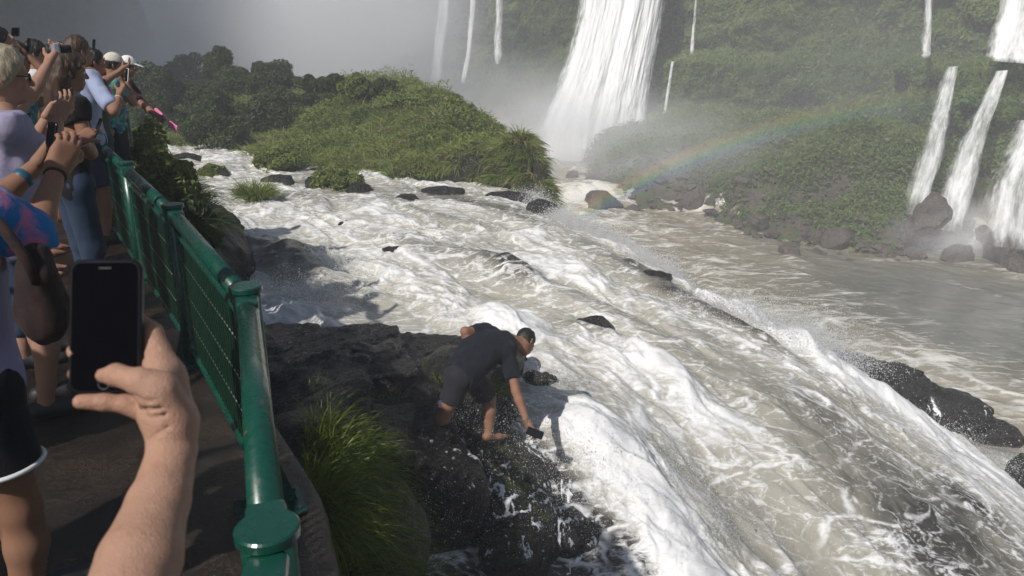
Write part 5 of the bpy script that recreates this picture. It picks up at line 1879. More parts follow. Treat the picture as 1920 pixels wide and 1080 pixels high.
def stand(px, py, d, yaw, H=None, lean=0.0, wr=None, wl=None, side=.0, head_yaw=None, nod=0.0, hint=(0, 0, -1), base=None, stance=.10, elR=None, elL=None, sh_yaw=0.0):
    """joints of a standing figure whose head centre shows at photo pixel (px,py), d metres deep"""
    hc = P(px, py, d)
    if base is not None:
        hc = np.array([base[0], base[1], H - .125])
    H = H or hc[2] + .125
    s = H / 1.75
    f = np.array([math.sin(R(yaw)), math.cos(R(yaw)), 0])
    r = np.array([f[1], -f[0], 0])
    b = np.array([hc[0], hc[1], 0]) - f * (lean + .03)
    hy = yaw if head_yaw is None else head_yaw
    fh = np.array([math.sin(R(hy)) * math.cos(R(nod)), math.cos(R(hy)) * math.cos(R(nod)), -math.sin(R(nod))])
    fs = np.array([math.sin(R(yaw + sh_yaw)), math.cos(R(yaw + sh_yaw)), 0])
    rs = np.array([fs[1], -fs[0], 0])
    z = lambda q: np.array([0, 0, q * s])
    J = dict(hip=b + z(.96), chest=b + z(1.25) + f * lean * .5, neck=b + z(1.48) + f * lean * .9, head=np.array([hc[0], hc[1], H - .125 * s]), face=fh, up=np.array([0, 0, 1.0]) + fh * .05,
             shR=b + z(1.415) + rs * .185 * s + f * lean * .85, shL=b + z(1.415) - rs * .185 * s + f * lean * .85,
             hpR=b + z(.90) + r * .085 * s, hpL=b + z(.90) - r * .085 * s, knR=b + z(.49) + r * (stance - .01) + f * .03, knL=b + z(.49) - r * (stance - .01) + f * .02,
             anR=b + z(.082) + r * stance - f * .02, anL=b + z(.082) - r * stance + f * .02, toe=f)
    for q, w_, el, sg in (('R', wr, elR, 1), ('L', wl, elL, -1)):
        a = J['sh' + q]
        if w_ is None:
            w_ = a + np.array([0, 0, -.52 * s]) + rs * sg * .05 + f * .06
            hn = -f
        else:
            w_ = np.array(w_, float)
            hn = np.array(hint, float) + rs * sg * .45
        e, w2 = ik(a, w_, .295 * s, .262 * s, hn)
        if el is not None:
            e, w2 = np.array(el), w_
        J['el' + q], J['wr' + q] = e, w2
    return J, s


def phone(c, right, up, label, mat=None, w=.067, hgt=.138, name='phone', screen=True, screen_mat=None):
    r, u = norm(right), norm(up)
    n = np.cross(r, u)
    u = np.cross(n, r)
    B = np.stack([r, u, n], 1)
    root = thing(name, np.array(c) - u * hgt / 2, label, 'phone')
    def rr(wd, ht, rad, z0, z1, cham):
        pts = []
        for sx, sy, a0 in ((1, 1, 0), (-1, 1, 90), (-1, -1, 180), (1, -1, 270)):
            for k in range(7):
                a = R(a0 + 15 * k)
                pts.append((sx * (wd / 2 - rad) + rad * math.cos(a), sy * (ht / 2 - rad) + rad * math.sin(a)))
        pts = np.array(pts)
        m = len(pts)
        rings = []
        for z, ins in ((z0, cham), (z0 + cham, 0), (z1 - cham, 0), (z1, cham)):
            k = 1 - 2 * ins / np.array([wd, ht])
            rings.append(np.concatenate([pts * k, np.full((m, 1), z)], 1))
        V = np.concatenate(rings) @ B.T + np.array(c)
        q = [(i * m + j, i * m + (j + 1) % m, (i + 1) * m + (j + 1) % m, (i + 1) * m + j) for i in range(3) for j in range(m)]
        return V, [np.array(q), np.array([list(range(m))[::-1], list(range(3 * m, 4 * m))])]
    V, f = rr(w, hgt, .010, -.0045, .0040, .0022)
    mesh('body', V, f, mat or M_PHONE, root, smooth=False)
    if screen:
        V, f = rr(w - .006, hgt - .006, .0085, .0040, .0046, .0003)
        mesh('screen', V, f, screen_mat or M_SCREEN, root, smooth=False)
        th = np.arange(24) * 2 * math.pi / 24
        Vb = np.concatenate([np.stack([rr_ * np.cos(th), rr_ * np.sin(th) - hgt / 2 + .0095, np.full(24, z)], 1) for rr_, z in ((.0056, .0047), (.0050, .0050), (.0044, .0047))]) @ B.T + np.array(c)
        mesh('home_button', Vb, np.array([(i * 24 + j, i * 24 + (j + 1) % 24, (i + 1) * 24 + (j + 1) % 24, (i + 1) * 24 + j) for i in range(2) for j in range(24)]), M_RUBBER, root)
        V, f = box(np.array(c) + u * (hgt / 2 - .0085) + n * .0048, (.011, .0014, .0006), B)
        mesh('speaker', V, f, M_RUBBER, root, smooth=False)
    return root


TEE_NAVY = cloth_mat('navy_tee', (.010, .012, .019))
SHORTS_DK = cloth_mat('dark_shorts', (.022, .023, .028))
LILAC = cloth_mat('lilac_shirt', (.33, .29, .40), (.27, .26, .40), 5)
TIEDYE = cloth_mat('tie_dye', (.02, .16, .42), (.50, .16, .30), 7)
LAVENDER = cloth_mat('lavender_tee', (.30, .27, .44))
BLACKSH = cloth_mat('black_shorts', (.008, .008, .012))
LBLUE = cloth_mat('pale_blue_tee', (.32, .37, .52))
DENIM = cloth_mat('denim', (.030, .050, .090), None, 12)
DARKTOP = cloth_mat('dark_top', (.014, .012, .013))
MAROON = cloth_mat('maroon_shirt', (.045, .010, .016))
OLIVE = cloth_mat('olive_shirt', (.060, .065, .040))
WHITETEE = cloth_mat('white_tee', (.62, .60, .60))
TEAL = cloth_mat('teal_print', (.02, .12, .20), (.10, .30, .22), 12)
REDTEE = cloth_mat('red_tee', (.30, .05, .06))
CAPW = cloth_mat('beige_cap', (.60, .56, .48))
CAPWH = cloth_mat('white_cap', (.78, .77, .74))
BAGM = cloth_mat('brown_bag_cloth', (.022, .014, .014), (.034, .018, .014), 10)
H_BROWN = hair_mat('brown_hair', (.055, .030, .017))
H_DARK = hair_mat('dark_hair', (.016, .012, .010))
H_BLACK = hair_mat('black_hair', (.008, .007, .008))
H_BLOND = hair_mat('grey_blond_hair', (.30, .25, .17))
M_BAND = simple('blue_band', (.02, .09, .13), .4, .3, 40)
M_BEADS = simple('pale_bracelet', (.45, .42, .42), .5, .3, 200)
# ---- the man bending over the water
D = 1.0
JM = dict(hip=P(868, 697, 6.25), chest=P(902, 657, 6.45), neck=P(949, 634, 6.64), head=P(985, 640, 6.76), face=norm(P(1003, 672, 6.86) - P(985, 640, 6.76)), up=norm(P(1008, 622, 6.95) - P(985, 640, 6.76)),
          shR=P(953, 658, 6.46), elR=P(967, 733, 6.38), wrR=P(990, 795, 6.32), shL=P(912, 622, 6.72), elL=P(872, 621, 6.55), wrL=P(884, 672, 6.62),
          hpR=P(862, 706, 6.17), knR=P(842, 758, 6.22), anR=P(806, 832, 6.44), hpL=P(882, 700, 6.36), knL=P(917, 748, 6.50), anL=P(917, 812, 6.52),
          toe=[norm(np.array([.6, .35, -.08])), norm(np.array([.3, .6, -.1]))])
man = build_person('man in navy tee and dark shorts bending over the rapids with a phone', JM, SK2, 1.0, .012, 'crop', H_DARK, TEE_NAVY, .62, .10, SHORTS_DK, .88, hands=(.5, .62), seed=3, girth=1.02, headh=.0055,
                   handdir=[None, norm(P(1001, 812, 6.34) - P(990, 795, 6.32))], palm=[None, norm(np.array([-.2, -.75, -.5]))], watch=[('R', M_BEADS, .93, .006)], fold=.018)
phone(P(1003, 812, 6.26), P(1021, 819, 6.28) - P(987, 806, 6.24), np.array([.1, .35, .9]), 'dark phone held by the bending man just above the white water', w=.150, hgt=.070, screen=False, mat=M_PHONE)

# ---- tie dye person at the left frame edge
G = 'visitors crowding the walkway'
J, s = stand(0, 0, 0, 48, H=1.72, base=(-1.53, 2.02), wr=P(106, 322, 2.30), wl=P(68, 312, 2.42), elR=P(62, 446, 2.12), elL=P(-25, 395, 2.30), stance=.11)
J['shR'] = P(-30, 405, 2.0)
J['shL'] = P(-150, 370, 2.25)
build_person('person in blue tie dye and lavender tee with black white trimmed shorts', J, SK2, s, .011, 'short', H_DARK, LAVENDER, .30, .12, BLACKSH, .62, (.55, .5), G, seed=11, watch=[('L', M_BAND, .72, .030), ('R', M_RUBBER, .94, .008)],
             handdir=[norm(P(84, 290, 2.44) - P(68, 312, 2.42)), norm(P(122, 285, 2.31) - P(106, 322, 2.30))], palm=[norm([1, .3, -.2]), norm([-.6, .6, 0])], shoes=M_RUBBER)
tie = SC.objects[COL.objects[-1].name]
troot = COL.objects[-1]
while troot.parent: troot = troot.parent
s_ = Sdf(P(-200, 330, 1.6) - .1, P(110, 560, 2.5) + .3, .011)
a_, b_ = J['shR'], J['elR']
s_.cap(a_, a_ + (b_ - a_) * .80, .078, .082, .03)
s_.cap(J['shL'], J['shR'], .085, .085, .05)
s_.cap(a_ + [0, 0, -.02], a_ + (b_ - a_) * .9 + np.array([0, 0, -.06]), .07, .06, .05)
s_.noise(.014, 9, 3, 4)
V, f = s_.mesh()
mesh('sleeve', V, f, TIEDYE, troot)
# white trim on the shorts hem
pr = []
for q in 'R':
    a_, b_ = np.array(J['hp' + q]), np.array(J['kn' + q])
    c_ = a_ + (b_ - a_) * .64
    th = np.linspace(0, 2 * math.pi, 33)
    e1 = norm(np.cross(b_ - a_, [0, 1, 0]))
    e2 = norm(np.cross(b_ - a_, e1))
    V, f = tube(np.stack([c_ + .101 * s * (math.cos(t) * e1 + math.sin(t) * e2) for t in th]), .0075, 8, caps=False)
    mesh('hem_trim', V, f, M_WHITEPH, troot)
phone(P(95, 268, 2.40), norm(np.array([.75, -.65, 0.0])), np.array([.1, .3, 1.0]), 'black phone held up by the tie dye person', w=.068, hgt=.135)
bag = Sdf(P(75, 560, 2.0) - .35, P(75, 560, 2.0) + .35, .011)
bag.cap(P(66, 530, 2.0), P(78, 590, 2.02), .06, .085, .04, (norm([.6, .8, 0]), .6))
bag.cap(P(75, 480, 2.02), P(100, 590, 2.04), .035, .045, .05)
bag.noise(.025, 9, 3, 5)
bag.noise(.012, 26, 2, 6, (1, 1, .4))
bg_ = thing('bag', P(80, 620, 2.0), 'soft dark brown bag hanging at the side of the tie dye person', 'bag')
V, f = bag.mesh()
mesh('pouch', V, f, BAGM, bg_)
V, f = tube([P(70, 530, 1.95), P(45, 480, 1.93), P(0, 420, 1.93), P(-40, 392, 1.97)], .014, 8)
mesh('strap', V, f, BAGM, bg_)

# ---- lilac shirt
J, s = stand(6, 142, 3.45, 52, lean=.05, wr=P(108, 222, 3.75), wl=P(88, 222, 3.95), nod=6)
build_person('person with grey blond hair and glasses in a pale lilac shirt', J, SK1, s, .013, 'full', H_BLOND, LILAC, .62, .22, DENIM, .9, (.6, .4), G, seed=21, girth=1.1, palm=[norm([.9, -.2, 0]), norm([-.8, .5, 0])],
             handdir=[norm(P(104, 200, 3.95) - P(88, 222, 3.95)), norm(P(122, 195, 3.75) - P(108, 222, 3.75))], shoes=M_RUBBER, fold=.014)
lroot = COL.objects[-1].parent
hc, fc = J['head'], norm(J['face'])
rc = np.cross(fc, [0, 0, 1])
gl = [tube([hc + fc * .10 + rc * (.033 * q + .022 * math.cos(t)) + np.array([0, 0, .004 + .017 * math.sin(t)]) for t in np.linspace(0, 6.29, 17)], .0028, 6, caps=False) for q in (-1, 1)]
gl += [tube([hc + fc * .10 + rc * .057 * q + [0, 0, .008], hc + fc * .0 + rc * .086 * q + [0, 0, .006]], .003, 6) for q in (-1, 1)]
V, f = merge(gl)
tag(mesh('glasses', V, f, M_RUBBER, lroot))
phone(P(127, 192, 3.80), norm(np.array([.75, -.65, 0.0])), np.array([.1, .25, 1.0]), 'black phone held in front of the lilac shirt', w=.078, hgt=.155)

# ---- person with raised bare arm and a small camera
J, s = stand(-18, 158, 4.05, 60, lean=.05, wr=P(92, 118, 4.30), elR=P(58, 178, 4.2))
J['shR'] = P(22, 208, 4.10)
build_person('person in a dark top raising one bare arm with a small camera', J, SK1, s, .014, 'short', H_DARK, DARKTOP, .2, .16, DENIM, 1.6, (.5, .55), G, seed=31, shoes=M_RUBBER)
cr = thing('camera', P(104, 92, 4.34) - [0, 0, .03], 'small silver camera held high in a raised hand', 'camera')
V, f = box(P(104, 91, 4.34), (.10, .035, .062), rotm((0, 0, 1), -.9), .008)
mesh('body', V, f, M_GREYPLASTIC, cr, smooth=False)
V, f = tube([P(104, 92, 4.34), P(104, 92, 4.34) + np.array([.06, .05, 0])], [.024, .021], 16)
mesh('lens', V, f, M_RUBBER, cr)

# ---- woman with long brown hair
J, s = stand(128, 134, 4.85, 46, lean=.06, wr=P(150, 262, 4.55), wl=P(160, 225, 5.0), nod=8)
build_person('woman with long brown hair and a dark top seen from behind', J, SK2, s, .014, 'long', H_BROWN, DARKTOP, .25, .16, DENIM, 1.7, (.45, .45), G, seed=41, handdir=[None, norm(P(172, 246, 4.6) - P(150, 262, 4.55))], palm=[None, norm([-.2, .7, -.4])],
             watch=[('R', M_BEADS, .86, .012)], shoes=M_RUBBER)
phone(P(183, 240, 4.62), norm(np.array([.6, -.8, 0])), np.array([.3, .3, .8]), 'dark phone pointed over the railing by the long haired woman', w=.07, hgt=.13)

# ---- pale blue tee and denim shorts
J, s = stand(147, 94, 6.75, 35, lean=.04, wr=P(224, 178, 6.65), elR=P(214, 209, 6.55), stance=.13)
build_person('person in a pale blue tee and knee length denim shorts at the railing', J, SK2, s, .016, 'short', H_BROWN, LBLUE, .8, .14, DENIM, .92, (.5, .5), G, seed=51, girth=1.12, shoes=M_RUBBER, watch=[('R', M_BEADS, .8, .010)],
             handdir=[None, norm(P(236, 150, 6.7) - P(224, 178, 6.65))])
phone(P(238, 141, 6.7), norm(np.array([.7, -.7, 0])), np.array([.1, .2, 1.0]), 'white phone raised beside the white cap', mat=M_WHITEPH, w=.066, hgt=.12)

# ---- black haired man
J, s = stand(176, 116, 7.35, 50, lean=.04, wr=P(226, 132, 7.4), elR=P(186, 160, 7.3), nod=6)
build_person('man with short black hair, pink strap and an outstretched arm', J, SK2, s, .017, 'short', H_BLACK, OLIVE, .4, .16, DENIM, 1.7, (.4, .4), G, seed=61, shoes=M_RUBBER)
rt = COL.objects[-1].parent
V, f = tube([J['neck'] + [.07, -.05, .03], J['neck'] + [.10, .02, -.02], J['chest'] + [.16, .04, .08]], .016, 8)
mesh('strap', V, f, M_PINK, rt)

# ---- beige cap
J, s = stand(213, 122, 8.3, 58, lean=.05, wr=P(236, 150, 8.4), nod=10)
build_person('man in a beige cap and teal print shirt among the crowd', J, SK2, s, .018, 'short', H_DARK, TEAL, .5, .16, SHORTS_DK, .8, (.5, .5), G, seed=71, cap=CAPW, shoes=M_RUBBER)

# ---- leaning person with white cap and selfie stick
J, s = stand(242, 141, 9.2, 74, H=1.66, lean=.30, wr=P(298, 219, 8.95), elR=P(272, 200, 9.0), wl=P(290, 210, 9.3), nod=14)
build_person('person in a white cap and maroon shirt leaning over the railing', J, SK2, s, .018, 'short', H_DARK, MAROON, .7, .16, BLACKSH, 1.8, (.5, .5), G, seed=81, cap=CAPWH, shoes=M_RUBBER)
sk = thing('selfie_stick', P(300, 220, 8.95), 'pink selfie stick held out over the railing with a phone', 'selfie stick')
V, f = tube([P(292, 205, 9.0), P(312, 223, 8.9)], .022, 10)
mesh('handle', V, f, M_PINK, sk)
V, f = tube([P(308, 220, 8.9), P(324, 236, 8.8)], .009, 8)
mesh('pole', V, f, M_GREYPLASTIC, sk)
V, f = box(P(325, 237, 8.8), (.14, .02, .075), rotm((0, 0, 1), -.5) @ rotm((0, 1, 0), .45), .006)
mesh('phone_case', V, f, M_PINK, sk, smooth=False)

# ---- farther heads
J, s = stand(66, 99, 7.6, 62, nod=10, wl=P(85, 115, 7.7))
build_person('dark haired person in a white tee behind the raised arm', J, SK2, s, .02, 'short', H_DARK, WHITETEE, .5, .16, DENIM, 1.6, (.5, .5), G, seed=91)
J, s = stand(-6, 82, 5.6, 58, wr=P(20, 98, 5.7), elR=P(-8, 135, 5.6))
build_person('person at the frame edge raising a dark phone above all heads', J, SK1, s, .017, 'short', H_DARK, REDTEE, .5, .16, DENIM, 1.6, (.5, .6), G, seed=101, handdir=[None, norm(P(30, 70, 5.75) - P(20, 98, 5.7))])
phone(P(29, 60, 5.75), norm(np.array([.8, -.6, 0])), np.array([.1, .2, 1.0]), 'dark phone raised highest above the crowd', w=.13, hgt=.065)
J, s = stand(42, 118, 8.6, 60, nod=8, wr=P(60, 140, 8.7))
build_person('person in a red tee half hidden behind the blond hair', J, SK1, s, .02, 'full', H_BROWN, REDTEE, .5, .16, DENIM, 1.6, (.5, .5), G, seed=111)
J, s = stand(92, 104, 9.4, 64, nod=6)
build_person('person in a pale shirt farthest back under the raised camera', J, SK1, s, .02, 'short', H_DARK, LBLUE, .5, .16, DENIM, 1.6, (.5, .5), G, seed=121)

for k, (px, py, d, yw, ml, hr, hm, lab, up) in enumerate([
        (30, 106, 6.3, 60, TEAL, 'short', H_BROWN, 'brown haired person between the raised arm and the blond hair', (48, 100, 6.3)),
        (56, 112, 9.6, 62, WHITETEE, 'full', H_DARK, 'small far head with dark hair under the raised forearm', None),
        (112, 102, 8.2, 64, REDTEE, 'short', H_BLACK, 'black haired person in red behind the long haired woman', (128, 96, 8.2)),
        (196, 128, 10.2, 66, DARKTOP, 'short', H_BROWN, 'brown haired person between the black hair and the beige cap', None),
        (158, 112, 9.0, 64, LBLUE, 'short', H_DARK, 'dark haired person just behind the black haired man', (170, 98, 9.0))]):
    J, s = stand(px, py, d, yw, nod=8, wr=P(*up) if up else None, lean=.04)
    build_person(lab, J, SK1 if k % 2 else SK2, s, .02, hr, hm, ml, .5, .16, DENIM, 1.6, (.5, .5), G, seed=141 + k)
    if up:
        phone(P(up[0] + 6, up[1] - 14, up[2]), norm(np.array([.75, -.65, 0])), np.array([.1, .2, 1.0]), ['dark phone lifted by the brown haired person', '', 'dark phone lifted behind the long haired woman', '', 'dark phone lifted behind the black haired man'][k], w=.07, hgt=.13)

# ---- unseen neighbours outside the frame, added to cast shade on deck and railing
for k, (x, y, yw, mt) in enumerate([(-1.55, .75, 40, DARKTOP), (-2.25, 1.55, 52, OLIVE), (-2.95, 2.35, 55, TEAL), (-2.2, .2, 45, MAROON)]):
    J, s = stand(0, 0, 0, yw, H=1.70 + .03 * (k % 3), base=(x, y), wr=(x + .25, y + .30, 1.55), wl=(x + .05, y + .36, 1.5))
    build_person(['unseen person in a black top beside the walkway rail', 'unseen person in an olive shirt behind the tie dye person', 'unseen person in a teal print shirt left of the lilac shirt', 'unseen person in a maroon shirt at the back of the crowd'][k],
                 J, SK2, s, .020, 'short', H_DARK, mt, .5, .16, DENIM, 1.6, (.5, .5), G, seed=131 + k)

# ---- foreground arm and phone: the photographer's neighbour, reaching in from below the frame
def near_arm():
    pc = P(200, 612, .72)
    ph = phone(pc, P(266, 610, .722) - P(132, 612, .718), P(197, 490, .722) - P(206, 738, .716), 'black phone with dark screen held up close in the foreground', w=.0668, hgt=.1275)
    h = .0026
    A = lambda x, y, d: P(x, y, d)
    bb = np.stack([A(120, 1250, .50), A(400, 560, .80), A(110, 560, .80), A(400, 1250, .6), A(110, 800, .78)])
    s = Sdf(bb.min(0) - .03, bb.max(0) + .03, h)
    px = lambda r, d: r * d / F
    # forearm
    s.cap(A(214, 1200, .56), A(262, 1050, .61), px(86, .56), px(74, .61), .006)
    s.cap(A(262, 1050, .61), A(298, 940, .655), px(74, .61), px(54, .655), .006)
    s.cap(A(298, 940, .655), A(325, 845, .695), px(54, .655), px(40, .695), .006)
    s.cap(A(310, 900, .675), A(318, 845, .692), px(46, .675), px(37, .692), .006)
    # wrist, back of the hand to the index knuckle
    s.cap(A(325, 845, .695), A(331, 785, .708), px(40, .695), px(37, .708), .006)
    s.cap(A(330, 790, .712), A(312, 705, .728), px(37, .712), px(31, .728), .010)
    s.cap(A(312, 705, .728), A(284, 625, .740), px(31, .728), px(20, .740), .010)
    # index finger wraps behind the phone
    s.cap(A(284, 625, .740), A(240, 590, .752), px(20, .740), px(18, .752), .004)
    s.cap(A(240, 590, .752), A(170, 590, .750), px(18, .752), px(16, .750), .004)
    # palm behind the phone
    s.cap(A(306, 745, .725), A(255, 735, .740), px(40, .725), px(30, .740), .012)
    s.cap(A(296, 700, .738), A(225, 690, .748), px(30, .738), px(22, .748), .012)
    # middle and ring finger: behind, tips round the left edge
    s.cap(A(284, 665, .746), A(190, 650, .757), px(19, .746), px(18, .757), .005)
    s.cap(A(190, 650, .757), A(142, 659, .736), px(18, .757), px(15, .736), .003)
    s.cap(A(142, 659, .736), A(141, 662, .718), px(14.5, .736), px(12.5, .716), .003)
    s.cap(A(275, 715, .746), A(190, 700, .756), px(19, .746), px(18, .756), .005)
    s.cap(A(190, 700, .756), A(144, 701, .735), px(17.5, .756), px(15, .735), .003)
    s.cap(A(144, 701, .735), A(143, 704, .718), px(14.5, .735), px(12.5, .715), .003)
    # little finger under the phone
    s.cap(A(290, 775, .722), A(236, 758, .714), px(24, .722), px(18, .714), .008)
    s.cap(A(236, 758, .714), A(196, 754, .708), px(17.5, .714), px(16.2, .708), .003)
    s.cap(A(196, 754, .708), A(152, 753, .702), px(16.8, .708), px(14.5, .702), .003)
    # heel of the hand and thenar eminence
    s.cap(A(318, 815, .698), A(296, 775, .700), px(40, .698), px(38, .700), .008)
    s.cap(A(325, 790, .694), A(298, 735, .686), px(40, .694), px(36, .686), .010)
    # thumb across the screen: knuckle bulge, waist, pad
    s.cap(A(296, 732, .686), A(264, 716, .680), px(33, .686), px(27, .680), .010)
    s.cap(A(264, 716, .680), A(218, 703, .688), px(24.5, .680), px(20.5, .688), .004)
    s.cap(A(218, 703, .688), A(193, 704, .695), px(20.5, .688), px(13.5, .695), .004)
    # web between thumb and index
    s.cap(A(304, 705, .712), A(285, 675, .726), px(22, .712), px(11, .726), .012)
    # skin folds at thumb base, wrist and finger joints
    def crease(pts, r, d0):
        pts = [A(x, y, d0) for x, y in pts]
        for a, b in zip(pts[:-1], pts[1:]):
            s.cap(a, b, r, None, .003, op='s')
    sd = lambda q: None
    g3 = []
    for pts, lift in [([(250, 742), (268, 752), (290, 752)], 1), ([(254, 758), (275, 768), (302, 764)], 1), ([(262, 776), (285, 784), (312, 776)], 1), ([(276, 828), (296, 813), (316, 800)], .5), ([(219, 686), (217, 703), (221, 720)], .35),
                      ([(268, 672), (282, 662), (292, 655)], .6), ([(273, 690), (290, 680)], .5)]:
        # drop each fold onto the skin: march from the eye to the surface
        pp = []
        for x, y in pts:
            dd = np.linspace(.60, .76, 161)
            pos = np.stack([A(x, y, q) for q in dd])
            ii = np.clip(np.round((pos - s.lo) / s.h).astype(int), 0, s.n - 1)
            val = s.F[ii[:, 0], ii[:, 1], ii[:, 2]]
            k = np.argmax(val < 0)
            if val[k] < 0:
                pp.append(pos[k])
        for a, b in zip(pp[:-1], pp[1:]):
            s.cap(a, b, .0019 * (.6 + .4 * lift), None, .0022, op='s')
    s.noise(.0007, 70, 3, 9)
    V, f = s.mesh()
    base = np.array([-.52, -.30, 0])
    root = thing('person', base, 'bare forearm and hand reaching up from the bottom edge with a phone', 'person')
    # the rest of this person stands beside the camera, outside the frame
    Jn, sn = stand(0, 0, 0, 20, H=1.70, base=(-.55, -.28))
    el = A(215, 1200, .54)
    s2 = Sdf(np.array([-1.0, -.8, 0]), np.array([.2, .6, 1.75]), .018)
    fl = (np.array([math.sin(R(20)), math.cos(R(20)), 0]), .68)
    s2.cap(Jn['hip'], Jn['chest'], .15, .165, .04, fl)
    s2.cap(Jn['chest'], Jn['neck'] - [0, 0, .07], .165, .115, .05, fl)
    s2.cap(Jn['shL'], Jn['shR'], .062, None, .05)
    s2.cap(Jn['shR'], el, .05, .036, .03)
    s2.cap(el, A(232, 1150, .575), .036, .028, .01)
    s2.cap(Jn['shL'], Jn['elL'], .048, .04, .03)
    s2.cap(Jn['elL'], Jn['wrL'], .04, .027, .02)
    for q in 'LR':
        s2.cap(Jn['hp' + q], Jn['kn' + q], .088, .056, .04)
        s2.cap(Jn['kn' + q], Jn['an' + q], .057, .036, .03)
        s2.cap(Jn['an' + q] + [0, 0, -.04], Jn['an' + q] + Jn['toe'] * .15 + [0, 0, -.05], .034, .026, .03)
    V2, f2 = s2.mesh()
    hs, L, B = head_sdf(Jn['head'], Jn['face'], Jn['up'], sn, .009, Jn['neck'])
    (hv, hf), _ = hand_sdf(Jn['wrL'], norm(Jn['wrL'] - Jn['elL']), np.array([1.0, 0, 0]), 1, .4, sn)
    V, f = merge([(V, f), (V2, [f2]), hs.mesh(), (hv, hf)])
    mesh('body', V, f, SK3, root)
    eyes(root, L, sn, B)
    V, f = hair_mesh(Jn['head'], Jn['face'], Jn['up'], sn, 'short')
    mesh('hair', V, f, H_DARK, root)
    s3 = Sdf(np.array([-1.0, -.8, .5]), np.array([.2, .6, 1.6]), .018)
    s3.cap(Jn['hip'], Jn['chest'], .172, .187, .04, fl)
    s3.cap(Jn['chest'], Jn['neck'] - [0, 0, .06], .187, .135, .05, fl)
    s3.cap(Jn['shL'], Jn['shR'], .082, None, .05)
    s3.cap(Jn['shR'], Jn['shR'] + (el - Jn['shR']) * .45, .07, .068, .03)
    s3.cap(Jn['shL'], Jn['shL'] + (Jn['elL'] - Jn['shL']) * .5, .07, .068, .03)
    V, f = s3.mesh()
    mesh('shirt', V, f, DARKTOP, root)
    s4 = Sdf(np.array([-1.0, -.8, .2]), np.array([.2, .6, 1.1]), .018)
    s4.cap(Jn['hip'] + [0, 0, -.04], Jn['hip'] + [0, 0, .05], .165, None, .04, fl)
    for q in 'LR':
        s4.cap(Jn['hp' + q], Jn['kn' + q], .106, .085, .04)
    V, f = s4.mesh()
    mesh('shorts', V, f, DENIM, root)
    # thumb nail
    c = A(199, 699, .6884)
    n_ = norm(np.array([0, 0, EYE]) - c)
    rx = norm(A(178, 702, .688) - A(206, 698, .680))
    ux = np.cross(n_, rx)
    nu = 12
    pts, ff = [], []
    for i in range(nu):
        for j in range(9):
            a, b = (i / (nu - 1) - .5) * 2, (j / 8 - .5) * 2
            a_ = a * math.sqrt(max(0, 1 - .45 * b * b))
            pts.append(c + rx * a_ * .0062 + ux * b * .0046 + n_ * (.0012 - .0022 * b * b - .0010 * a * a))
    mesh('thumbnail', np.array(pts), grid_faces(nu, 9), simple('nail', (.62, .40, .34), .28, .05, 30, .02), root)


near_arm()
# ------------------------------------------------------------------ air: even haze, spray clouds of the falls, rainbow
def vol_mat(name, dens, col=(.93, .95, 1.0), aniso=.25):
    m = Mat(name)
    p = m.n('VolumePrincipled', {'Color': (*col, 1), 'Density': dens, 'Anisotropy': aniso}) if False else m.t.nodes.new('ShaderNodeVolumePrincipled')
    p.inputs['Color'].default_value = (*col, 1)
    p.inputs['Anisotropy'].default_value = aniso
    if hasattr(dens, 'is_output'):
        m.t.links.new(dens, p.inputs['Density'])
    else:
        p.inputs['Density'].default_value = dens
    m.t.links.new(p.outputs[0], m.out.inputs['Volume'])
    return m


def air():
    m = vol_mat('haze_air', 0.0030, (.94, .96, 1.0), -.4)
    V, f = box((0, 42, 18.5), (240, 260, 60))
    o = mesh('haze', V, f, m.m, smooth=False)
    o['kind'] = 'stuff'
    o['label'] = 'thin spray haze filling the gorge'


air()


def puff(c, rad, dens, label, seed=0, noise=.8, freq=1.6, power=1.4):
    """a cloud of fine spray, thinning to nothing at its edge"""
    m = Mat('spray_cloud')
    g = m.n('NewGeometry').outputs['Position']
    v = m.n('VectorMath', {0: m.n('VectorMath', {0: g, 1: tuple(c)}, operation='SUBTRACT').outputs[0], 1: tuple(1.0 / np.array(rad))}, operation='MULTIPLY').outputs[0]
    ln = m.n('VectorMath', {0: v}, operation='LENGTH').outputs['Value']
    f = m.remap(ln, 1.0, 0.0, 0.0, 1.0)
    f = m.math('POWER', f, power)
    nz = m.n('TexNoise', {'Vector': v, 'Scale': freq, 'Detail': 2.0}).outputs['Fac']
    f = m.math('MULTIPLY', f, m.remap(nz, .30, .65, 1 - noise, 1.0))
    d = m.math('MULTIPLY', f, dens)
    p = m.t.nodes.new('ShaderNodeVolumePrincipled')
    p.inputs['Color'].default_value = (.985, .99, 1.0, 1)
    p.inputs["Anisotropy"].default_value = -.45
    m.t.links.new(d, p.inputs['Density'])
    m.t.links.new(p.outputs[0], m.out.inputs['Volume'])
    nu, nv = 32, 18
    th, ph = np.meshgrid(np.linspace(0, 2 * math.pi, nu), np.linspace(.01, math.pi - .01, nv), indexing='ij')
    V = np.stack([np.cos(th) * np.sin(ph), np.sin(th) * np.sin(ph), np.cos(ph)], -1).reshape(-1, 3) * np.array(rad) + np.array(c)
    o = mesh('mist', V, grid_faces(nu, nv)[:, ::-1], m.m)
    return tag(o, label, 'mist', kind='stuff')


puff((-17, 62, 1), (19, 20, 20), .62, 'dense white spray cloud behind the island', 1)
puff((2, 56, -4.6), (14, 7, 8.0), .30, 'white spray at the foot of the main waterfall', 2)
puff((9, 48, -5.0), (12, 9, 5.5), .10, 'thin drifting spray over the rubble bank', 3)
puff((21.5, 33.6, -6.4), (5.5, 3.0, 2.2), .40, 'spray at the foot of the right cascades', 4)


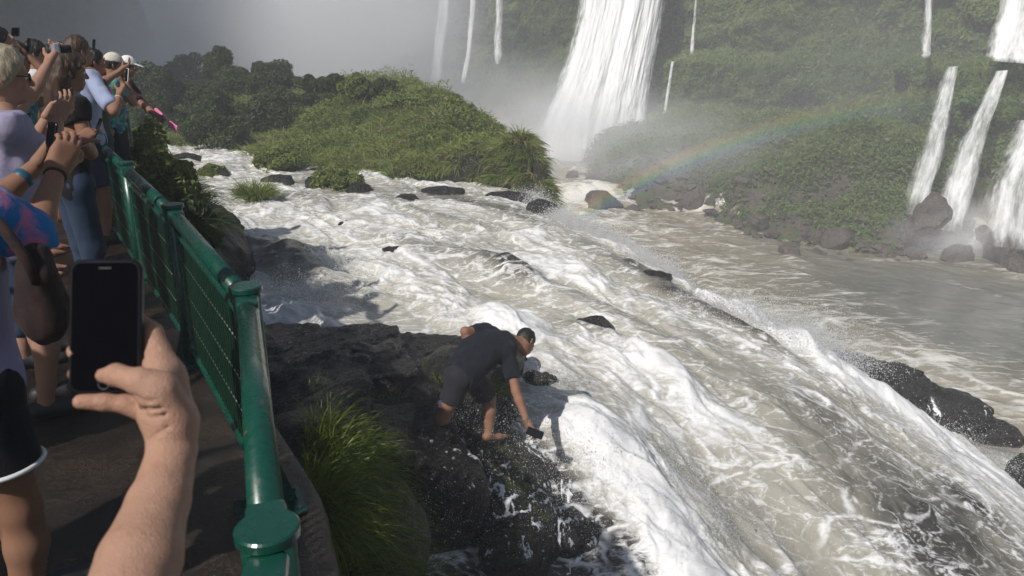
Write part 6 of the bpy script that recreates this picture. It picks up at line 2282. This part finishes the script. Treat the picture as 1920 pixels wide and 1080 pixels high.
def rainbow():
    A = -np.array(SUNV)
    e1 = norm(np.array([0, 0, 1.0]) - A * A[2])
    e2 = np.cross(A, e1)
    m = Mat('rainbow_mist')
    g = m.n('NewGeometry').outputs['Position']
    v = m.n('VectorMath', {0: m.n('VectorMath', {0: g, 1: (0, 0, EYE)}, operation='SUBTRACT').outputs[0]}, operation='NORMALIZE').outputs[0]
    dt = m.n('VectorMath', {0: v, 1: tuple(A)}, operation='DOT_PRODUCT').outputs['Value']
    an = m.math('MULTIPLY', m.math('ARCCOSINE', dt), 180 / math.pi)
    t = m.remap(an, 40.2, 42.2, 0, 1, False)
    cr = m.n('ValToRGB', {'Fac': t})
    el = cr.color_ramp.elements
    cols = [(0.0, (.35, .35, .9)), (.25, (.22, .40, 1.0)), (.45, (.25, .9, .55)), (.62, (.95, .95, .25)), (.80, (1.0, .55, .15)), (1.0, (1.0, .25, .15))]
    while len(el) < len(cols):
        el.new(.5)
    for e, (p, c) in zip(el, cols):
        e.position = p
        e.color = (*c, 1)
    d = m.math('MULTIPLY', m.remap(t, 0, .3), m.remap(t, 1.0, .7))
    d = m.math('MULTIPLY', d, m.remap(m.n('SeparateXYZ', {0: g}).outputs[0], 7, 20, 1.3, .12))
    p = m.t.nodes.new('ShaderNodeVolumePrincipled')
    m.t.links.new(cr.outputs['Color'], p.inputs['Color'])
    m.t.links.new(m.math('MULTIPLY', d, .012), p.inputs['Density'])
    p.inputs['Anisotropy'].default_value = -.55
    m.t.links.new(p.outputs[0], m.out.inputs['Volume'])
    th = np.linspace(R(-64), R(8), 60)
    rings = []
    for D, ro in ((34, 39.9), (34, 42.6), (41, 42.6), (41, 39.9)):
        rings.append(np.stack([np.array([0, 0, EYE]) + D * (math.cos(R(ro - .1)) * A + math.sin(R(ro - .1)) * (math.cos(a) * e1 + math.sin(a) * e2)) for a in th]))
    V = np.concatenate(rings)
    n = len(th)
    q = [(k * n + i, k * n + i + 1, ((k + 1) % 4) * n + i + 1, ((k + 1) % 4) * n + i) for k in range(4) for i in range(n - 1)]
    caps = [(0, n, 2 * n, 3 * n), (n - 1, 4 * n - 1, 3 * n - 1, 2 * n - 1)]
    o = mesh('rainbow', V, np.array(q + caps), m.m, smooth=False)
    tag(o, 'faint rainbow arching through the spray before the green wall', 'rainbow', kind='stuff')


rainbow()

puff((26, 52, 0), (24, 16, 15), .009, 'thin veil of spray over the green right wall', 5, noise=.4)

puff((-36, 66, 0), (20, 20, 18), .035, 'shaded blue grey mist in front of the left curtain', 6, noise=.5)
